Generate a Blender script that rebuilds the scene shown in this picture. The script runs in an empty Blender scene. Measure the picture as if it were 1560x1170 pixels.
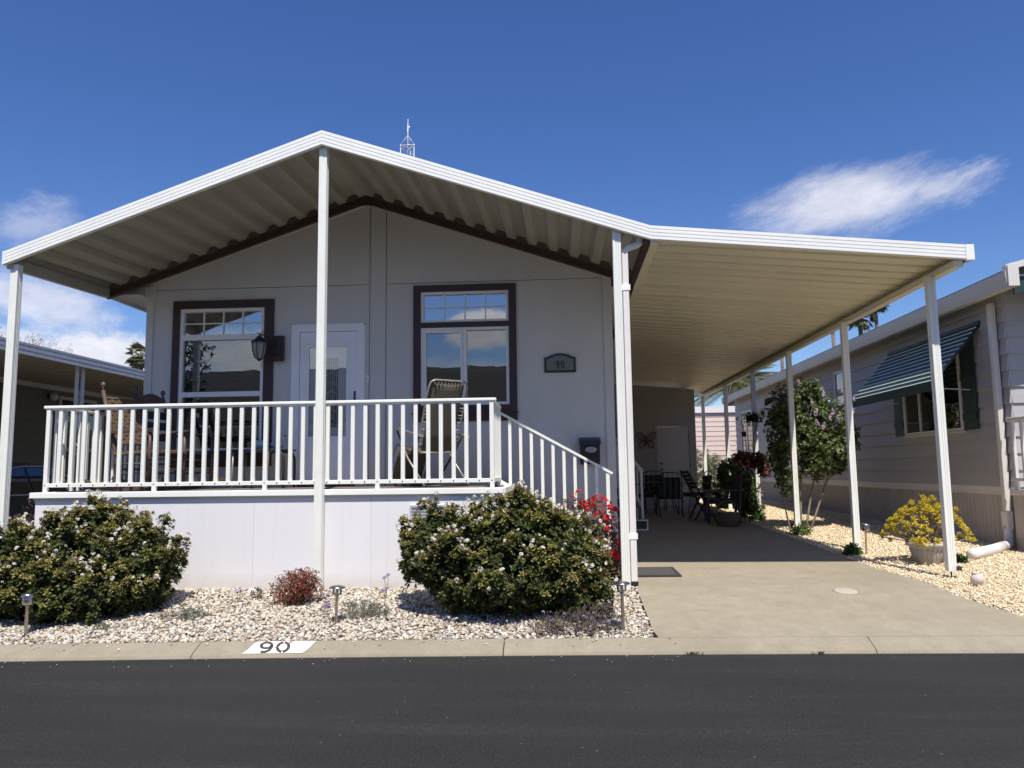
import bpy, math, random
import numpy as np
from mathutils import Vector, Matrix
R = math.radians
C = bpy.context.scene.collection
random.seed(7)
rng = np.random.default_rng(11)

# ------------------------------------------------------------------ camera
CAM = (0.0, 0.0, 1.42)
PITCH, YAW, ROLL = 6.383, 3.6005, 0.7406
cam_d = bpy.data.cameras.new('camera')
cam = bpy.data.objects.new('camera', cam_d)
C.objects.link(cam)
cam_d.sensor_width = 36.0
cam_d.lens = 1179.1 / 1560.0 * 36.0
cam_d.clip_start, cam_d.clip_end = 0.1, 4000
cam.location = CAM
cam.matrix_world = (Matrix.Translation(CAM) @ Matrix.Rotation(R(YAW), 4, 'Z') @
                    Matrix.Rotation(R(90 + PITCH), 4, 'X') @ Matrix.Rotation(R(-ROLL), 4, 'Z'))
bpy.context.scene.camera = cam

# ------------------------------------------------------------------ sky, sun, exposure
SUN_EL, SUN_AZ = 59.5, 167.0        # azimuth clockwise from +Y: the sun is high behind the camera, a little to its right
SKY_STRENGTH = 0.102
SUN_STRENGTH = 4.2
sc = bpy.context.scene
sc.view_settings.view_transform = 'Standard'
sc.view_settings.look = 'None'
sc.view_settings.exposure = 0.38
sc.view_settings.gamma = 1.0
sc.view_settings.use_curve_mapping = False
sc.cycles.max_bounces = 8
sc.cycles.diffuse_bounces = 5
sc.cycles.transparent_max_bounces = 12
sc.cycles.use_denoising = True


class NG:
    """tiny helper for node maths"""
    def __init__(self, tree):
        self.t = tree
    def n(self, kind, **kw):
        nd = self.t.nodes.new(kind)
        for k, v in kw.items():
            setattr(nd, k, v)
        return nd
    def link(self, a, b):
        self.t.links.new(a, b)
    def put(self, sock, v):
        if isinstance(v, bpy.types.NodeSocket):
            self.link(v, sock)
        elif isinstance(v, (tuple, list)) and len(v) == 3 and sock.type == 'RGBA':
            sock.default_value = (*v, 1)
        else:
            sock.default_value = v
    def m(self, op, a, b=None, c=None, clamp=False):
        nd = self.n('ShaderNodeMath', operation=op, use_clamp=clamp)
        self.put(nd.inputs[0], a)
        if b is not None: self.put(nd.inputs[1], b)
        if c is not None: self.put(nd.inputs[2], c)
        return nd.outputs[0]
    def mix(self, f, a, b, mode='MIX'):
        nd = self.n('ShaderNodeMix', data_type='RGBA', blend_type=mode)
        self.put(nd.inputs[0], f); self.put(nd.inputs[6], a); self.put(nd.inputs[7], b)
        return nd.outputs[2]
    def noise(self, vec, scale, detail=4, rough=.55, dist=0.0, out=0):
        nd = self.n('ShaderNodeTexNoise')
        if vec is not None: self.link(vec, nd.inputs['Vector'])
        nd.inputs['Scale'].default_value = scale
        nd.inputs['Detail'].default_value = detail
        nd.inputs['Roughness'].default_value = rough
        nd.inputs['Distortion'].default_value = dist
        return nd.outputs[out]
    def ramp(self, f, stops, interp='LINEAR'):
        nd = self.n('ShaderNodeValToRGB')
        self.put(nd.inputs[0], f)
        cr = nd.color_ramp
        cr.interpolation = interp
        while len(cr.elements) < len(stops): cr.elements.new(0.5)
        for e, (p, c) in zip(cr.elements, stops):
            e.position = p; e.color = (*c, 1)
        return nd.outputs[0]
    def mapr(self, v, a, b, c=0., d=1., smooth=False):
        nd = self.n('ShaderNodeMapRange')
        if smooth: nd.interpolation_type = 'SMOOTHSTEP'
        self.put(nd.inputs[0], v)
        for i, x in enumerate((a, b, c, d)): nd.inputs[i + 1].default_value = x
        return nd.outputs[0]


world = bpy.data.worlds.new('World')
sc.world = world
world.use_nodes = True
wt = world.node_tree
wt.nodes.clear()
g = NG(wt)
sky = g.n('ShaderNodeTexSky', sky_type='NISHITA')
sky.sun_disc = False
sky.sun_elevation = R(SUN_EL)
sky.sun_rotation = R(SUN_AZ)
sky.altitude = 300
sky.air_density = 1.0
sky.dust_density = 0.4
sky.ozone_density = 4.5
tc = g.n('ShaderNodeTexCoord')
vec = tc.outputs['Generated']
sep = g.n('ShaderNodeSeparateXYZ'); g.link(vec, sep.inputs[0])
az = g.m('MULTIPLY', g.m('ARCTAN2', sep.outputs[0], sep.outputs[1]), 180 / math.pi)
el = g.m('MULTIPLY', g.m('ARCSINE', sep.outputs[2]), 180 / math.pi)
# clouds: a handful of soft-edged banks at their compass directions, torn by noise
def streak(scale, stretch, ang, seed):
    mp = g.n('ShaderNodeCombineXYZ')
    ca, sa = math.cos(R(ang)), math.sin(R(ang))
    a = g.m('ADD', g.m('MULTIPLY', az, ca), g.m('MULTIPLY', el, sa))
    b = g.m('SUBTRACT', g.m('MULTIPLY', el, ca), g.m('MULTIPLY', az, sa))
    g.put(mp.inputs[0], g.m('DIVIDE', a, stretch)); g.put(mp.inputs[1], b)
    mp.inputs[2].default_value = seed
    return g.noise(mp.outputs[0], scale, 9, .66)
wisp_n = streak(.42, 3.0, 14, 3.0)
puff_n = streak(.30, 1.5, 0, 9.0)
def blob(a0, e0, ra, re, ang, nz, amp, lo, hi, peak):
    ca, sa = math.cos(R(ang)), math.sin(R(ang))
    da = g.m('SUBTRACT', az, a0); de = g.m('SUBTRACT', el, e0)
    x = g.m('DIVIDE', g.m('ADD', g.m('MULTIPLY', da, ca), g.m('MULTIPLY', de, sa)), ra)
    y = g.m('DIVIDE', g.m('SUBTRACT', g.m('MULTIPLY', de, ca), g.m('MULTIPLY', da, sa)), re)
    r = g.m('SQRT', g.m('ADD', g.m('MULTIPLY', x, x), g.m('MULTIPLY', y, y)))
    d = g.m('ADD', g.m('SUBTRACT', 1.0, r), g.m('MULTIPLY', g.m('SUBTRACT', nz, .5), amp))
    return g.mapr(d, lo, hi, 0., peak, True)
CLOUDS = [
    (20.8, 17.8, 8.2, 2.9, 5, wisp_n, 1.35, .02, .85, .76),
    (26.0, 17.7, 4.6, 1.7, 8, wisp_n, 2.4, .12, 1.0, .55),
    (-36.0, 15.6, 5.0, 2.4, 0, puff_n, 2.2, .15, 1.0, .40),
    (-36.0, 11.0, 8.0, 2.6, -8, puff_n, 2.0, .0, .85, .66),
    (-31.0, 7.6, 6.5, 2.6, 6, puff_n, 1.9, .02, .6, .88),
    (-40.0, 8.0, 9.0, 3.2, 0, puff_n, 1.9, .02, .7, .74),
    (-20.0, 4.0, 14.0, 2.6, 0, puff_n, 1.5, -.05, .6, .70),
    (-174.2, 10.4, 3.3, 1.9, 0, puff_n, 1.2, 0.0, .30, .97),
    (-160.0, 8.0, 10.0, 2.6, 0, puff_n, 1.6, -.05, .55, .9),
    (-176.0, 6.0, 16.0, 2.6, 0, puff_n, 1.6, -.05, .6, .85),
    (150.0, 9.0, 16.0, 3.0, 0, puff_n, 1.8, .0, .6, .85),
    (75.0, 8.0, 16.0, 3.0, 0, puff_n, 1.8, .0, .6, .8),
    (-95.0, 9.0, 18.0, 3.0, 0, puff_n, 1.8, .0, .6, .8),
]
dens = None
for c in CLOUDS:
    b = blob(*c)
    dens = b if dens is None else g.m('MAXIMUM', dens, b)
shade_n = streak(.5, 1.6, 0, 21.0)
skycol = g.n('ShaderNodeHueSaturation')
g.link(sky.outputs[0], skycol.inputs['Color'])
skycol.inputs['Hue'].default_value = 0.514
skycol.inputs['Saturation'].default_value = 1.20
cloudcol = g.mix(g.mapr(shade_n, .3, .7), (5.6, 5.6, 6.3), (8.0, 7.9, 8.2))
final = g.mix(dens, skycol.outputs[0], cloudcol)
bg = g.n('ShaderNodeBackground')
g.link(final, bg.inputs[0])
bg.inputs[1].default_value = SKY_STRENGTH
wo = g.n('ShaderNodeOutputWorld')
g.link(bg.outputs[0], wo.inputs[0])

sun_d = bpy.data.lights.new('sun', 'SUN')
sun_d.energy = SUN_STRENGTH
sun_d.angle = R(0.5)
sun_d.color = (1.0, .945, .85)
sun = bpy.data.objects.new('sun', sun_d)
C.objects.link(sun)
_s = Vector((math.sin(R(SUN_AZ)) * math.cos(R(SUN_EL)), math.cos(R(SUN_AZ)) * math.cos(R(SUN_EL)), math.sin(R(SUN_EL))))
sun.rotation_euler = _s.to_track_quat('Z', 'Y').to_euler()
sun.location = (8, -20, 30)

# ------------------------------------------------------------------ helpers
class MB:
    """collects verts and faces; build() links ONE mesh object"""
    def __init__(self):
        self.v = []; self.f = []; self.mi = []; self.cur = 0; self.sm = []
    def add(self, vs, fs, smooth=False):
        o = len(self.v)
        self.v += [tuple(p) for p in vs]
        self.f += [tuple(i + o for i in q) for q in fs]
        self.mi += [self.cur] * len(fs)
        self.sm += [smooth] * len(fs)
        return self
    def box(self, a, b):
        (x0, y0, z0), (x1, y1, z1) = a, b
        x0, x1 = min(x0, x1), max(x0, x1); y0, y1 = min(y0, y1), max(y0, y1); z0, z1 = min(z0, z1), max(z0, z1)
        return self.add([(x0, y0, z0), (x1, y0, z0), (x1, y1, z0), (x0, y1, z0), (x0, y0, z1), (x1, y0, z1), (x1, y1, z1), (x0, y1, z1)],
                        [(0, 3, 2, 1), (4, 5, 6, 7), (0, 1, 5, 4), (1, 2, 6, 5), (2, 3, 7, 6), (3, 0, 4, 7)])
    def cbox(self, a, b, c=.004):
        """box with chamfered vertical edges and rims"""
        (x0, y0, z0), (x1, y1, z1) = a, b
        x0, x1 = min(x0, x1), max(x0, x1); y0, y1 = min(y0, y1), max(y0, y1); z0, z1 = min(z0, z1), max(z0, z1)
        def ring(e, z):
            return [(x0 + c + 0 * e, y0 + (0 if not e else c), z), (x1 - c, y0 + (0 if not e else c), z), (x1 - (0 if not e else c), y0 + c, z), (x1 - (0 if not e else c), y1 - c, z),
                    (x1 - c, y1 - (0 if not e else c), z), (x0 + c, y1 - (0 if not e else c), z), (x0 + (0 if not e else c), y1 - c, z), (x0 + (0 if not e else c), y0 + c, z)]
        vs = ring(1, z0) + ring(0, z0 + c) + ring(0, z1 - c) + ring(1, z1)
        fs = [tuple(range(7, -1, -1)), tuple(range(24, 32))]
        for k in range(3):
            for i in range(8):
                j = (i + 1) % 8
                fs.append((k * 8 + i, k * 8 + j, k * 8 + 8 + j, k * 8 + 8 + i))
        return self.add(vs, fs)
    def bar(self, p, q, w, h, up=(0, 0, 1)):
        """rectangular bar from p to q"""
        p, q = Vector(p), Vector(q)
        d = (q - p).normalized(); u = Vector(up)
        s = d.cross(u)
        if s.length < 1e-4: s = d.cross(Vector((0, 1, 0)))
        s.normalize(); u = s.cross(d).normalized()
        vs = []
        for c in (p, q):
            for a, b in ((-1, -1), (1, -1), (1, 1), (-1, 1)):
                vs.append(c + s * a * w / 2 + u * b * h / 2)
        return self.add(vs, [(0, 1, 2, 3), (7, 6, 5, 4), (0, 4, 5, 1), (1, 5, 6, 2), (2, 6, 7, 3), (3, 7, 4, 0)])
    def tube(self, pts, r, seg=8, close=False, cap=True):
        pts = [Vector(p) for p in pts]
        n = len(pts)
        rs = r if isinstance(r, (list, tuple)) else [r] * n
        vs, fs = [], []
        prev = None
        for i, p in enumerate(pts):
            if close: d = pts[(i + 1) % n] - pts[i - 1]
            else: d = pts[min(i + 1, n - 1)] - pts[max(i - 1, 0)]
            d.normalize()
            if prev is None:
                s = d.cross(Vector((0, 0, 1)))
                if s.length < .05: s = d.cross(Vector((0, 1, 0)))
            else:
                s = prev - d * prev.dot(d)
            s.normalize(); prev = s
            t = d.cross(s)
            for k in range(seg):
                a = 2 * math.pi * k / seg
                vs.append(p + (s * math.cos(a) + t * math.sin(a)) * rs[i])
        for i in range(n if close else n - 1):
            for k in range(seg):
                a, b = i * seg + k, i * seg + (k + 1) % seg
                c, d_ = ((i + 1) % n) * seg + (k + 1) % seg, ((i + 1) % n) * seg + k
                fs.append((a, b, c, d_))
        if cap and not close:
            fs.append(tuple(range(seg - 1, -1, -1)))
            fs.append(tuple(range((n - 1) * seg, n * seg)))
        return self.add(vs, fs, True)
    def lathe(self, prof, c=(0, 0, 0), seg=16, axis='z', smooth=True):
        vs, fs = [], []
        for r, z in prof:
            for k in range(seg):
                a = 2 * math.pi * k / seg
                if axis == 'z': vs.append((c[0] + r * math.cos(a), c[1] + r * math.sin(a), c[2] + z))
                elif axis == 'x': vs.append((c[0] + z, c[1] + r * math.cos(a), c[2] + r * math.sin(a)))
                else: vs.append((c[0] + r * math.cos(a), c[1] + z, c[2] - r * math.sin(a)))
        n = len(prof)
        for i in range(n - 1):
            for k in range(seg):
                fs.append((i * seg + k, i * seg + (k + 1) % seg, (i + 1) * seg + (k + 1) % seg, (i + 1) * seg + k))
        fs.append(tuple(range(seg - 1, -1, -1))); fs.append(tuple(range((n - 1) * seg, n * seg)))
        return self.add(vs, fs, smooth)
    def prism(self, poly, axis, a, b, smooth=False):
        """polygon (2D) extruded along an axis from a to b. axis x: (y,z); y: (x,z); z: (x,y)"""
        def P(u, v, w):
            return {'x': (w, u, v), 'y': (u, w, v), 'z': (u, v, w)}[axis]
        n = len(poly)
        vs = [P(u, v, a) for u, v in poly] + [P(u, v, b) for u, v in poly]
        fs = [tuple(range(n)), tuple(range(2 * n - 1, n - 1, -1))]
        fs += [(i, n + i, n + (i + 1) % n, (i + 1) % n) for i in range(n)]
        self.add(vs, fs, smooth)
        return self
    def strip(self, prof, path):
        """open/closed profile swept without rotation: list of rings already in 3D (same length), closed section"""
        n = len(path[0]); vs = [p for ring in path for p in ring]; fs = []
        for i in range(len(path) - 1):
            for k in range(n):
                fs.append((i * n + k, i * n + (k + 1) % n, (i + 1) * n + (k + 1) % n, (i + 1) * n + k))
        fs.append(tuple(range(n - 1, -1, -1))); fs.append(tuple(range((len(path) - 1) * n, len(path) * n)))
        return self.add(vs, fs)
    def mesh(self, name, mat, off=(0, 0, 0)):
        me = bpy.data.meshes.new(name)
        ox, oy, oz = off
        me.from_pydata([(x - ox, y - oy, z - oz) for x, y, z in self.v], [], self.f)
        for m_ in (mat if isinstance(mat, (list, tuple)) else [mat]): me.materials.append(m_)
        if any(self.mi): me.polygons.foreach_set('material_index', self.mi)
        if any(self.sm): me.polygons.foreach_set('use_smooth', self.sm)
        # consistent outward normals
        import bmesh
        bm = bmesh.new(); bm.from_mesh(me)
        bmesh.ops.recalc_face_normals(bm, faces=bm.faces)
        bm.to_mesh(me); bm.free()
        me.update()
        return me
    def build(self, name, mat, parent=None, local=False, **kw):
        off = (0, 0, 0) if (local or parent is None) else wloc(parent)
        me = self.mesh(name, mat, off)
        o = bpy.data.objects.new(name, me)
        C.objects.link(o)
        if parent is not None: o.parent = parent
        for k, v in kw.items(): o[k] = v
        return o

def wloc(o):
    v = Vector((0, 0, 0))
    while o is not None:
        v += o.location; o = o.parent
    return v

def np_obj(name, verts, faces, mat, parent=None, mats=None, mi=None, smooth=False, **kw):
    """fast mesh from numpy arrays, faces (n,k) of one size"""
    me = bpy.data.meshes.new(name)
    verts = np.asarray(verts, dtype=np.float32); faces = np.asarray(faces, dtype=np.int32)
    if parent is not None: verts = verts - np.array(wloc(parent), dtype=np.float32)
    k = faces.shape[1]
    me.vertices.add(len(verts)); me.vertices.foreach_set('co', verts.ravel())
    me.loops.add(faces.size); me.loops.foreach_set('vertex_index', faces.ravel())
    me.polygons.add(len(faces))
    me.polygons.foreach_set('loop_start', np.arange(0, faces.size, k, dtype=np.int32))
    me.polygons.foreach_set('loop_total', np.full(len(faces), k, dtype=np.int32))
    for m_ in (mats or [mat]): me.materials.append(m_)
    if mi is not None: me.polygons.foreach_set('material_index', np.asarray(mi, dtype=np.int32))
    if smooth: me.polygons.foreach_set('use_smooth', np.ones(len(faces), dtype=bool))
    me.update(calc_edges=True)
    me.validate()
    o = bpy.data.objects.new(name, me)
    C.objects.link(o)
    if parent is not None: o.parent = parent
    for kk, v in kw.items(): o[kk] = v
    return o

def inst(me, name, parent, loc, rot=None, scale=None, **kw):
    """another object on a shared mesh; loc is in world space"""
    o = bpy.data.objects.new(name, me)
    C.objects.link(o)
    o.parent = parent
    o.location = Vector(loc) - (wloc(parent) if parent is not None else Vector((0, 0, 0)))
    if rot is not None: o.rotation_euler = rot
    if scale is not None: o.scale = scale
    for k, v in kw.items(): o[k] = v
    return o

def thing(name, label, cat, loc=(0, 0, 0), rotz=0.0, group=None):
    o = bpy.data.objects.new(name, None)
    o.empty_display_size = .2
    C.objects.link(o)
    o.location = loc; o.rotation_euler = (0, 0, rotz)
    o['label'] = label; o['category'] = cat
    if group: o['group'] = group
    return o

def dup(root, loc, rotz, label, group=None):
    r = root.copy(); C.objects.link(r)
    r.location = loc; r.rotation_euler = (0, 0, rotz); r['label'] = label
    if group: r['group'] = group
    for ch in list(root.children):
        c = ch.copy(); C.objects.link(c); c.parent = r
        for gch in ch.children:
            d = gch.copy(); C.objects.link(d); d.parent = c
    return r

# ground heights of the lot (kerb, rise to the house pad, gentle rise to the back)
def kerb_front(X):
    X = np.clip(X, -9, 9)
    return 6.165 + .04 * X - .0035 * X * X
def kerb_back(X):
    return kerb_front(X) + .19
def G(X, Y):
    X = np.asarray(X, float); Y = np.asarray(Y, float)
    sh = (6.355 - kerb_back(X)) * np.clip((8 - Y) / 1.65, 0, 1)
    Yr = Y + sh
    return np.interp(Yr, [6.355, 8, 10, 14, 21], [.09, .25, .27, .33, .45]) + .005 * np.clip(X, -12, 12) * np.clip((Yr - 6.355) / 1.6, 0, 1)
def Gf(X, Y): return float(G(X, Y))

# ------------------------------------------------------------------ materials
def new_mat(name):
    m = bpy.data.materials.new(name); m.use_nodes = True
    t = m.node_tree; t.nodes.clear()
    g = NG(t)
    out = g.n('ShaderNodeOutputMaterial'); b = g.n('ShaderNodeBsdfPrincipled')
    g.link(b.outputs[0], out.inputs[0])
    return m, g, b, out

def pm(name, col, rough=.6, var=.12, scale=6., metal=0., bump=0., bscale=60., spec=.5, grime=0., dirt=(.25, .22, .18), objvar=0., stretch=None):
    """principled with noise colour variation, soft grime patches and fine relief"""
    m, g, b, out = new_mat(name)
    tc = g.n('ShaderNodeTexCoord'); v = tc.outputs['Object']
    if stretch:
        mp = g.n('ShaderNodeMapping'); g.link(v, mp.inputs[0]); mp.inputs['Scale'].default_value = stretch; v = mp.outputs[0]
    n = g.noise(v, scale, 5, .6)
    lo = tuple(c * (1 - var) for c in col); hi = tuple(min(1, c * (1 + var)) for c in col)
    c = g.ramp(n, [(.3, lo), (.7, hi)])
    if grime:
        n2 = g.noise(v, scale * .35, 6, .7)
        c = g.mix(g.mapr(n2, .52, .8, 0, grime), c, dirt)
    if objvar:
        oi = g.n('ShaderNodeObjectInfo')
        k = g.mapr(oi.outputs['Random'], 0, 1, 1 - objvar, 1 + objvar)
        vm = g.n('ShaderNodeVectorMath', operation='SCALE'); g.link(c, vm.inputs[0]); g.link(k, vm.inputs['Scale']); c = vm.outputs[0]
    g.put(b.inputs['Base Color'], c)
    b.inputs['Metallic'].default_value = metal
    b.inputs['Specular IOR Level'].default_value = spec
    g.put(b.inputs['Roughness'], g.mapr(n, .2, .8, max(.02, rough - .08), min(1, rough + .08)))
    if bump:
        bp = g.n('ShaderNodeBump'); bp.inputs['Strength'].default_value = bump; bp.inputs['Distance'].default_value = .01
        g.link(g.noise(v, bscale, 4, .6), bp.inputs['Height']); g.link(bp.outputs[0], b.inputs['Normal'])
    return m

def stone_mat(name, stops, rough=.75):
    m, g, b, out = new_mat(name)
    ge = g.n('ShaderNodeNewGeometry')
    c = g.ramp(ge.outputs['Random Per Island'], stops, 'CONSTANT')
    tc = g.n('ShaderNodeTexCoord')
    n = g.noise(tc.outputs['Object'], 45, 3)
    c = g.mix(g.mapr(n, .40, .8, 0, .28), c, (.30, .25, .20))
    g.put(b.inputs['Base Color'], c); b.inputs['Roughness'].default_value = rough
    return m

def leaf_mat(name, stops, rough=.42, trans=.18, spec=.4):
    m, g, b, out = new_mat(name)
    ge = g.n('ShaderNodeNewGeometry')
    c = g.ramp(ge.outputs['Random Per Island'], stops)
    g.put(b.inputs['Base Color'], c); b.inputs['Roughness'].default_value = rough
    b.inputs['Specular IOR Level'].default_value = spec
    tr = g.n('ShaderNodeBsdfTranslucent'); g.put(tr.inputs[0], c)
    mx = g.n('ShaderNodeMixShader'); mx.inputs[0].default_value = trans
    g.link(b.outputs[0], mx.inputs[1]); g.link(tr.outputs[0], mx.inputs[2]); g.link(mx.outputs[0], out.inputs[0])
    return m

def glass_mat(name, refl=.22, tint=(.55, .6, .62), rough=.0, tfac=None):
    """window pane: mirror share on top of a tinted see-through share, slightly wavy"""
    m, g, b, out = new_mat(name)
    g.t.nodes.remove(b)
    tc = g.n('ShaderNodeTexCoord')
    bp = g.n('ShaderNodeBump'); bp.inputs['Strength'].default_value = .012; bp.inputs['Distance'].default_value = .05
    g.link(g.noise(tc.outputs['Object'], 2.2, 2), bp.inputs['Height'])
    gl = g.n('ShaderNodeBsdfGlossy'); gl.inputs['Roughness'].default_value = rough; gl.inputs[0].default_value = (1, 1, 1, 1)
    g.link(bp.outputs[0], gl.inputs['Normal'])
    tr = g.n('ShaderNodeBsdfTransparent'); tr.inputs[0].default_value = (*tint, 1)
    fr = g.n('ShaderNodeFresnel'); fr.inputs[0].default_value = 1.5
    f = g.m('ADD', g.m('MULTIPLY', fr.outputs[0], 1.0), refl - .04, clamp=True)
    mx = g.n('ShaderNodeMixShader'); g.link(f, mx.inputs[0]); g.link(tr.outputs[0], mx.inputs[1]); g.link(gl.outputs[0], mx.inputs[2])
    g.link(mx.outputs[0], out.inputs[0])
    return m

M = {}
M['white_alu'] = pm('white_aluminium_paint', (.88, .88, .84), .38, .03, 3., bump=.03, bscale=30, grime=.08, dirt=(.55, .53, .48))
M['post_alu'] = pm('post_paint', (.82, .825, .77), .40, .03, 3., grime=.08, dirt=(.55, .53, .48))
M['rail_paint'] = pm('railing_paint', (.86, .86, .80), .42, .03, 4., grime=.06, dirt=(.5, .48, .44))
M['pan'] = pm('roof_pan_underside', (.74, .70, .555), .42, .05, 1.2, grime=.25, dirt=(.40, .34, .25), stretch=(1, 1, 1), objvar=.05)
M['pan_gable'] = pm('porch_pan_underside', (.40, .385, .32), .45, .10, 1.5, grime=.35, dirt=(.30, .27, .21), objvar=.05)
M['brown_trim'] = pm('brown_trim_paint', (.058, .028, .024), .55, .15, 8., bump=.05)
M['wall_grey'] = pm('house_siding_paint', (.635, .612, .578), .62, .035, 1.2, bump=.10, bscale=25, grime=.10, dirt=(.45, .44, .44), stretch=(3, 3, .5))
M['trim_grey'] = pm('corner_trim_paint', (.64, .62, .585), .6, .03, 2.)
M['deck_skirt'] = pm('deck_skirt_paint', (.76, .745, .765), .6, .025, .8, bump=.06, bscale=20, grime=.06, dirt=(.66, .63, .62), stretch=(2, 2, .6))
M['floor_wood'] = pm('deck_floor_board', (.20, .16, .13), .75, .2, 4., bump=.1, objvar=.12, stretch=(1, 6, 6))
M['vinyl'] = pm('white_vinyl_frame', (.88, .87, .84), .4, .02, 5.)
M['door_white'] = pm('storm_door_paint', (.88, .89, .90), .4, .02, 4.)
M['glass'] = glass_mat('window_glass', .17)
M['glass_high'] = glass_mat('transom_glass', .30)
M['glass_dim'] = glass_mat('storm_door_glass', .11, (.95, .96, .96))
M['car_glass'] = glass_mat('car_window_glass', .10, (.12, .13, .14))
M['blind'] = pm('blind_slat', (.80, .79, .75), .5, .04, 5.)
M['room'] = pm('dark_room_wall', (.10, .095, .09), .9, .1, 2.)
M['lace'] = pm('leaded_door_glass', (.075, .08, .09), .25, .5, 26., bump=.2)
M['black_iron'] = pm('black_iron', (.022, .021, .021), .45, .2, 20.)
M['dark_bronze'] = pm('dark_bronze', (.045, .037, .033), .45, .2, 20.)
M['lamp_glass'] = pm('seeded_lamp_glass', (.30, .30, .29), .15, .15, 30., bump=.3)
M['plaque_face'] = pm('plaque_face', (.20, .19, .18), .7, .1, 30., bump=.1)
M['mailbox'] = pm('mailbox_black', (.028, .028, .03), .38, .15, 10.)
M['emblem'] = pm('mailbox_emblem', (.50, .50, .50), .35, .25, 60., metal=.4)
M['rocker_wood'] = pm('rocker_dark_wood', (.105, .068, .062), .5, .2, 10., objvar=.1)
M['rocker_black'] = pm('rocker_near_black_wood', (.035, .028, .03), .5, .2, 10.)
M['cane'] = pm('woven_cane', (.15, .098, .056), .7, .2, 40., bump=.3, bscale=90)
M['sling'] = pm('olive_brown_sling', (.105, .09, .068), .8, .12, 30., bump=.2, bscale=200, stretch=(8, 1, 1))
M['chair_tube'] = pm('chair_tube_grey', (.33, .31, .28), .35, .1, 10., metal=.35)
M['cord'] = pm('elastic_cord', (.62, .60, .55), .7, .1, 10.)
M['white_ceramic'] = pm('white_ceramic', (.50, .54, .56), .25, .05, 10.)
M['asphalt'] = None
M['steel'] = pm('brushed_steel', (.50, .48, .46), .26, .06, 30., metal=1.0, stretch=(1, 1, 12))
M['clear_plastic'] = glass_mat('solar_lens', .12, (.86, .86, .84))
M['bark'] = pm('bark', (.16, .12, .09), .85, .3, 18., bump=.5, bscale=40)
M['bark_grey'] = pm('grey_bark', (.24, .20, .16), .85, .3, 18., bump=.5, bscale=40)
M['palm_trunk'] = pm('palm_trunk', (.17, .14, .11), .9, .25, 6., bump=.5, bscale=12)
M['stem'] = pm('succulent_stem', (.30, .24, .19), .8, .25, 20.)
M['pot'] = pm('concrete_pot', (.46, .43, .38), .85, .12, 12., bump=.2, grime=.3, dirt=(.28, .24, .2))
M['soil'] = pm('potting_soil', (.11, .08, .06), .95, .3, 25., bump=.5)
M['pvc'] = pm('white_pvc', (.76, .73, .71), .45, .04, 5., grime=.15, dirt=(.5, .46, .4))
M['n_siding'] = pm('neighbour_siding', (.40, .385, .39), .6, .05, 1.5, bump=.12, bscale=30, objvar=.03, stretch=(1, .3, 3))
M['n_skirt'] = pm('neighbour_skirt', (.47, .43, .385), .65, .06, 1.5, grime=.35, dirt=(.30, .25, .20), stretch=(1, 4, .6))
M['n_trim'] = pm('neighbour_white_trim', (.66, .64, .60), .5, .04, 3.)
M['n_gutter'] = pm('neighbour_gutter', (.43, .40, .355), .45, .06, 2., grime=.2, dirt=(.4, .36, .3))
M['roof_shingle'] = pm('roof_shingle', (.11, .10, .095), .95, .3, 14., bump=.4)
M['green_dark'] = pm('dark_green_paint', (.018, .042, .035), .5, .15, 8.)
M['green_awn'] = pm('awning_green', (.020, .048, .038), .5, .12, 6.)
M['awn_white'] = pm('awning_white', (.62, .70, .64), .5, .05, 6.)
M['dark_backing'] = pm('dark_room_backing', (.06, .05, .045), .9, .2, 10.)  # dark colour stands for the shade inside the neighbour's rooms
M['pink_siding'] = pm('pink_siding', (.68, .55, .50), .6, .04, 1.5, objvar=.03)
M['pink_roof'] = pm('white_roof_edge', (.78, .76, .74), .5, .04, 2.)
M['shed_wall'] = pm('shed_wall', (.42, .41, .40), .7, .05, 1.5, bump=.08)
M['shed_door'] = pm('shed_door', (.56, .56, .57), .5, .03, 2.)
M['patio_fabric_a'] = pm('striped_cushion_dark', (.035, .035, .034), .85, .2, 20.)
M['patio_fabric_b'] = pm('striped_cushion_stripe', (.10, .105, .085), .85, .2, 20.)
M['wicker'] = pm('wicker', (.16, .125, .075), .75, .3, 50., bump=.4, bscale=70)
M['table_top'] = pm('table_top', (.13, .13, .13), .3, .1, 8.)
M['rust'] = pm('bronze_wall_art', (.16, .105, .075), .5, .3, 20., metal=.3)
M['mat_dark'] = pm('door_mat', (.075, .07, .068), .95, .25, 40., bump=.5, bscale=120)
M['mat_rim'] = pm('door_mat_rim', (.035, .033, .033), .8, .2, 20.)
M['cover'] = pm('pale_cleanout_cover', (.46, .42, .34), .7, .06, 12.)
M['ball'] = pm('pale_stone_ball', (.60, .54, .48), .75, .12, 18., grime=.3, dirt=(.36, .3, .26))
M['gap_shade'] = pm('painted_gap_shade', (.13, .12, .10), .9, .15, 12.)  # dark tone painted in for the shaded openings under the pan ribs
M['galv'] = pm('galvanised_steel', (.62, .63, .66), .4, .06, 10., metal=.3)
M['car_paint'] = pm('dark_car_paint', (.028, .03, .036), .22, .1, 4., spec=.6)
M['tyre'] = pm('tyre_rubber', (.02, .02, .02), .85, .2, 30.)
M['chrome'] = pm('chrome_trim', (.62, .62, .62), .16, .04, 10., metal=1.)
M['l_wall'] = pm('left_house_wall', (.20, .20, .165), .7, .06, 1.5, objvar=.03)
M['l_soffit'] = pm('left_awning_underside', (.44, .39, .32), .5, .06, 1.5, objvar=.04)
M['fence_wood'] = pm('weathered_fence', (.22, .15, .11), .85, .2, 6., objvar=.15)
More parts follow.
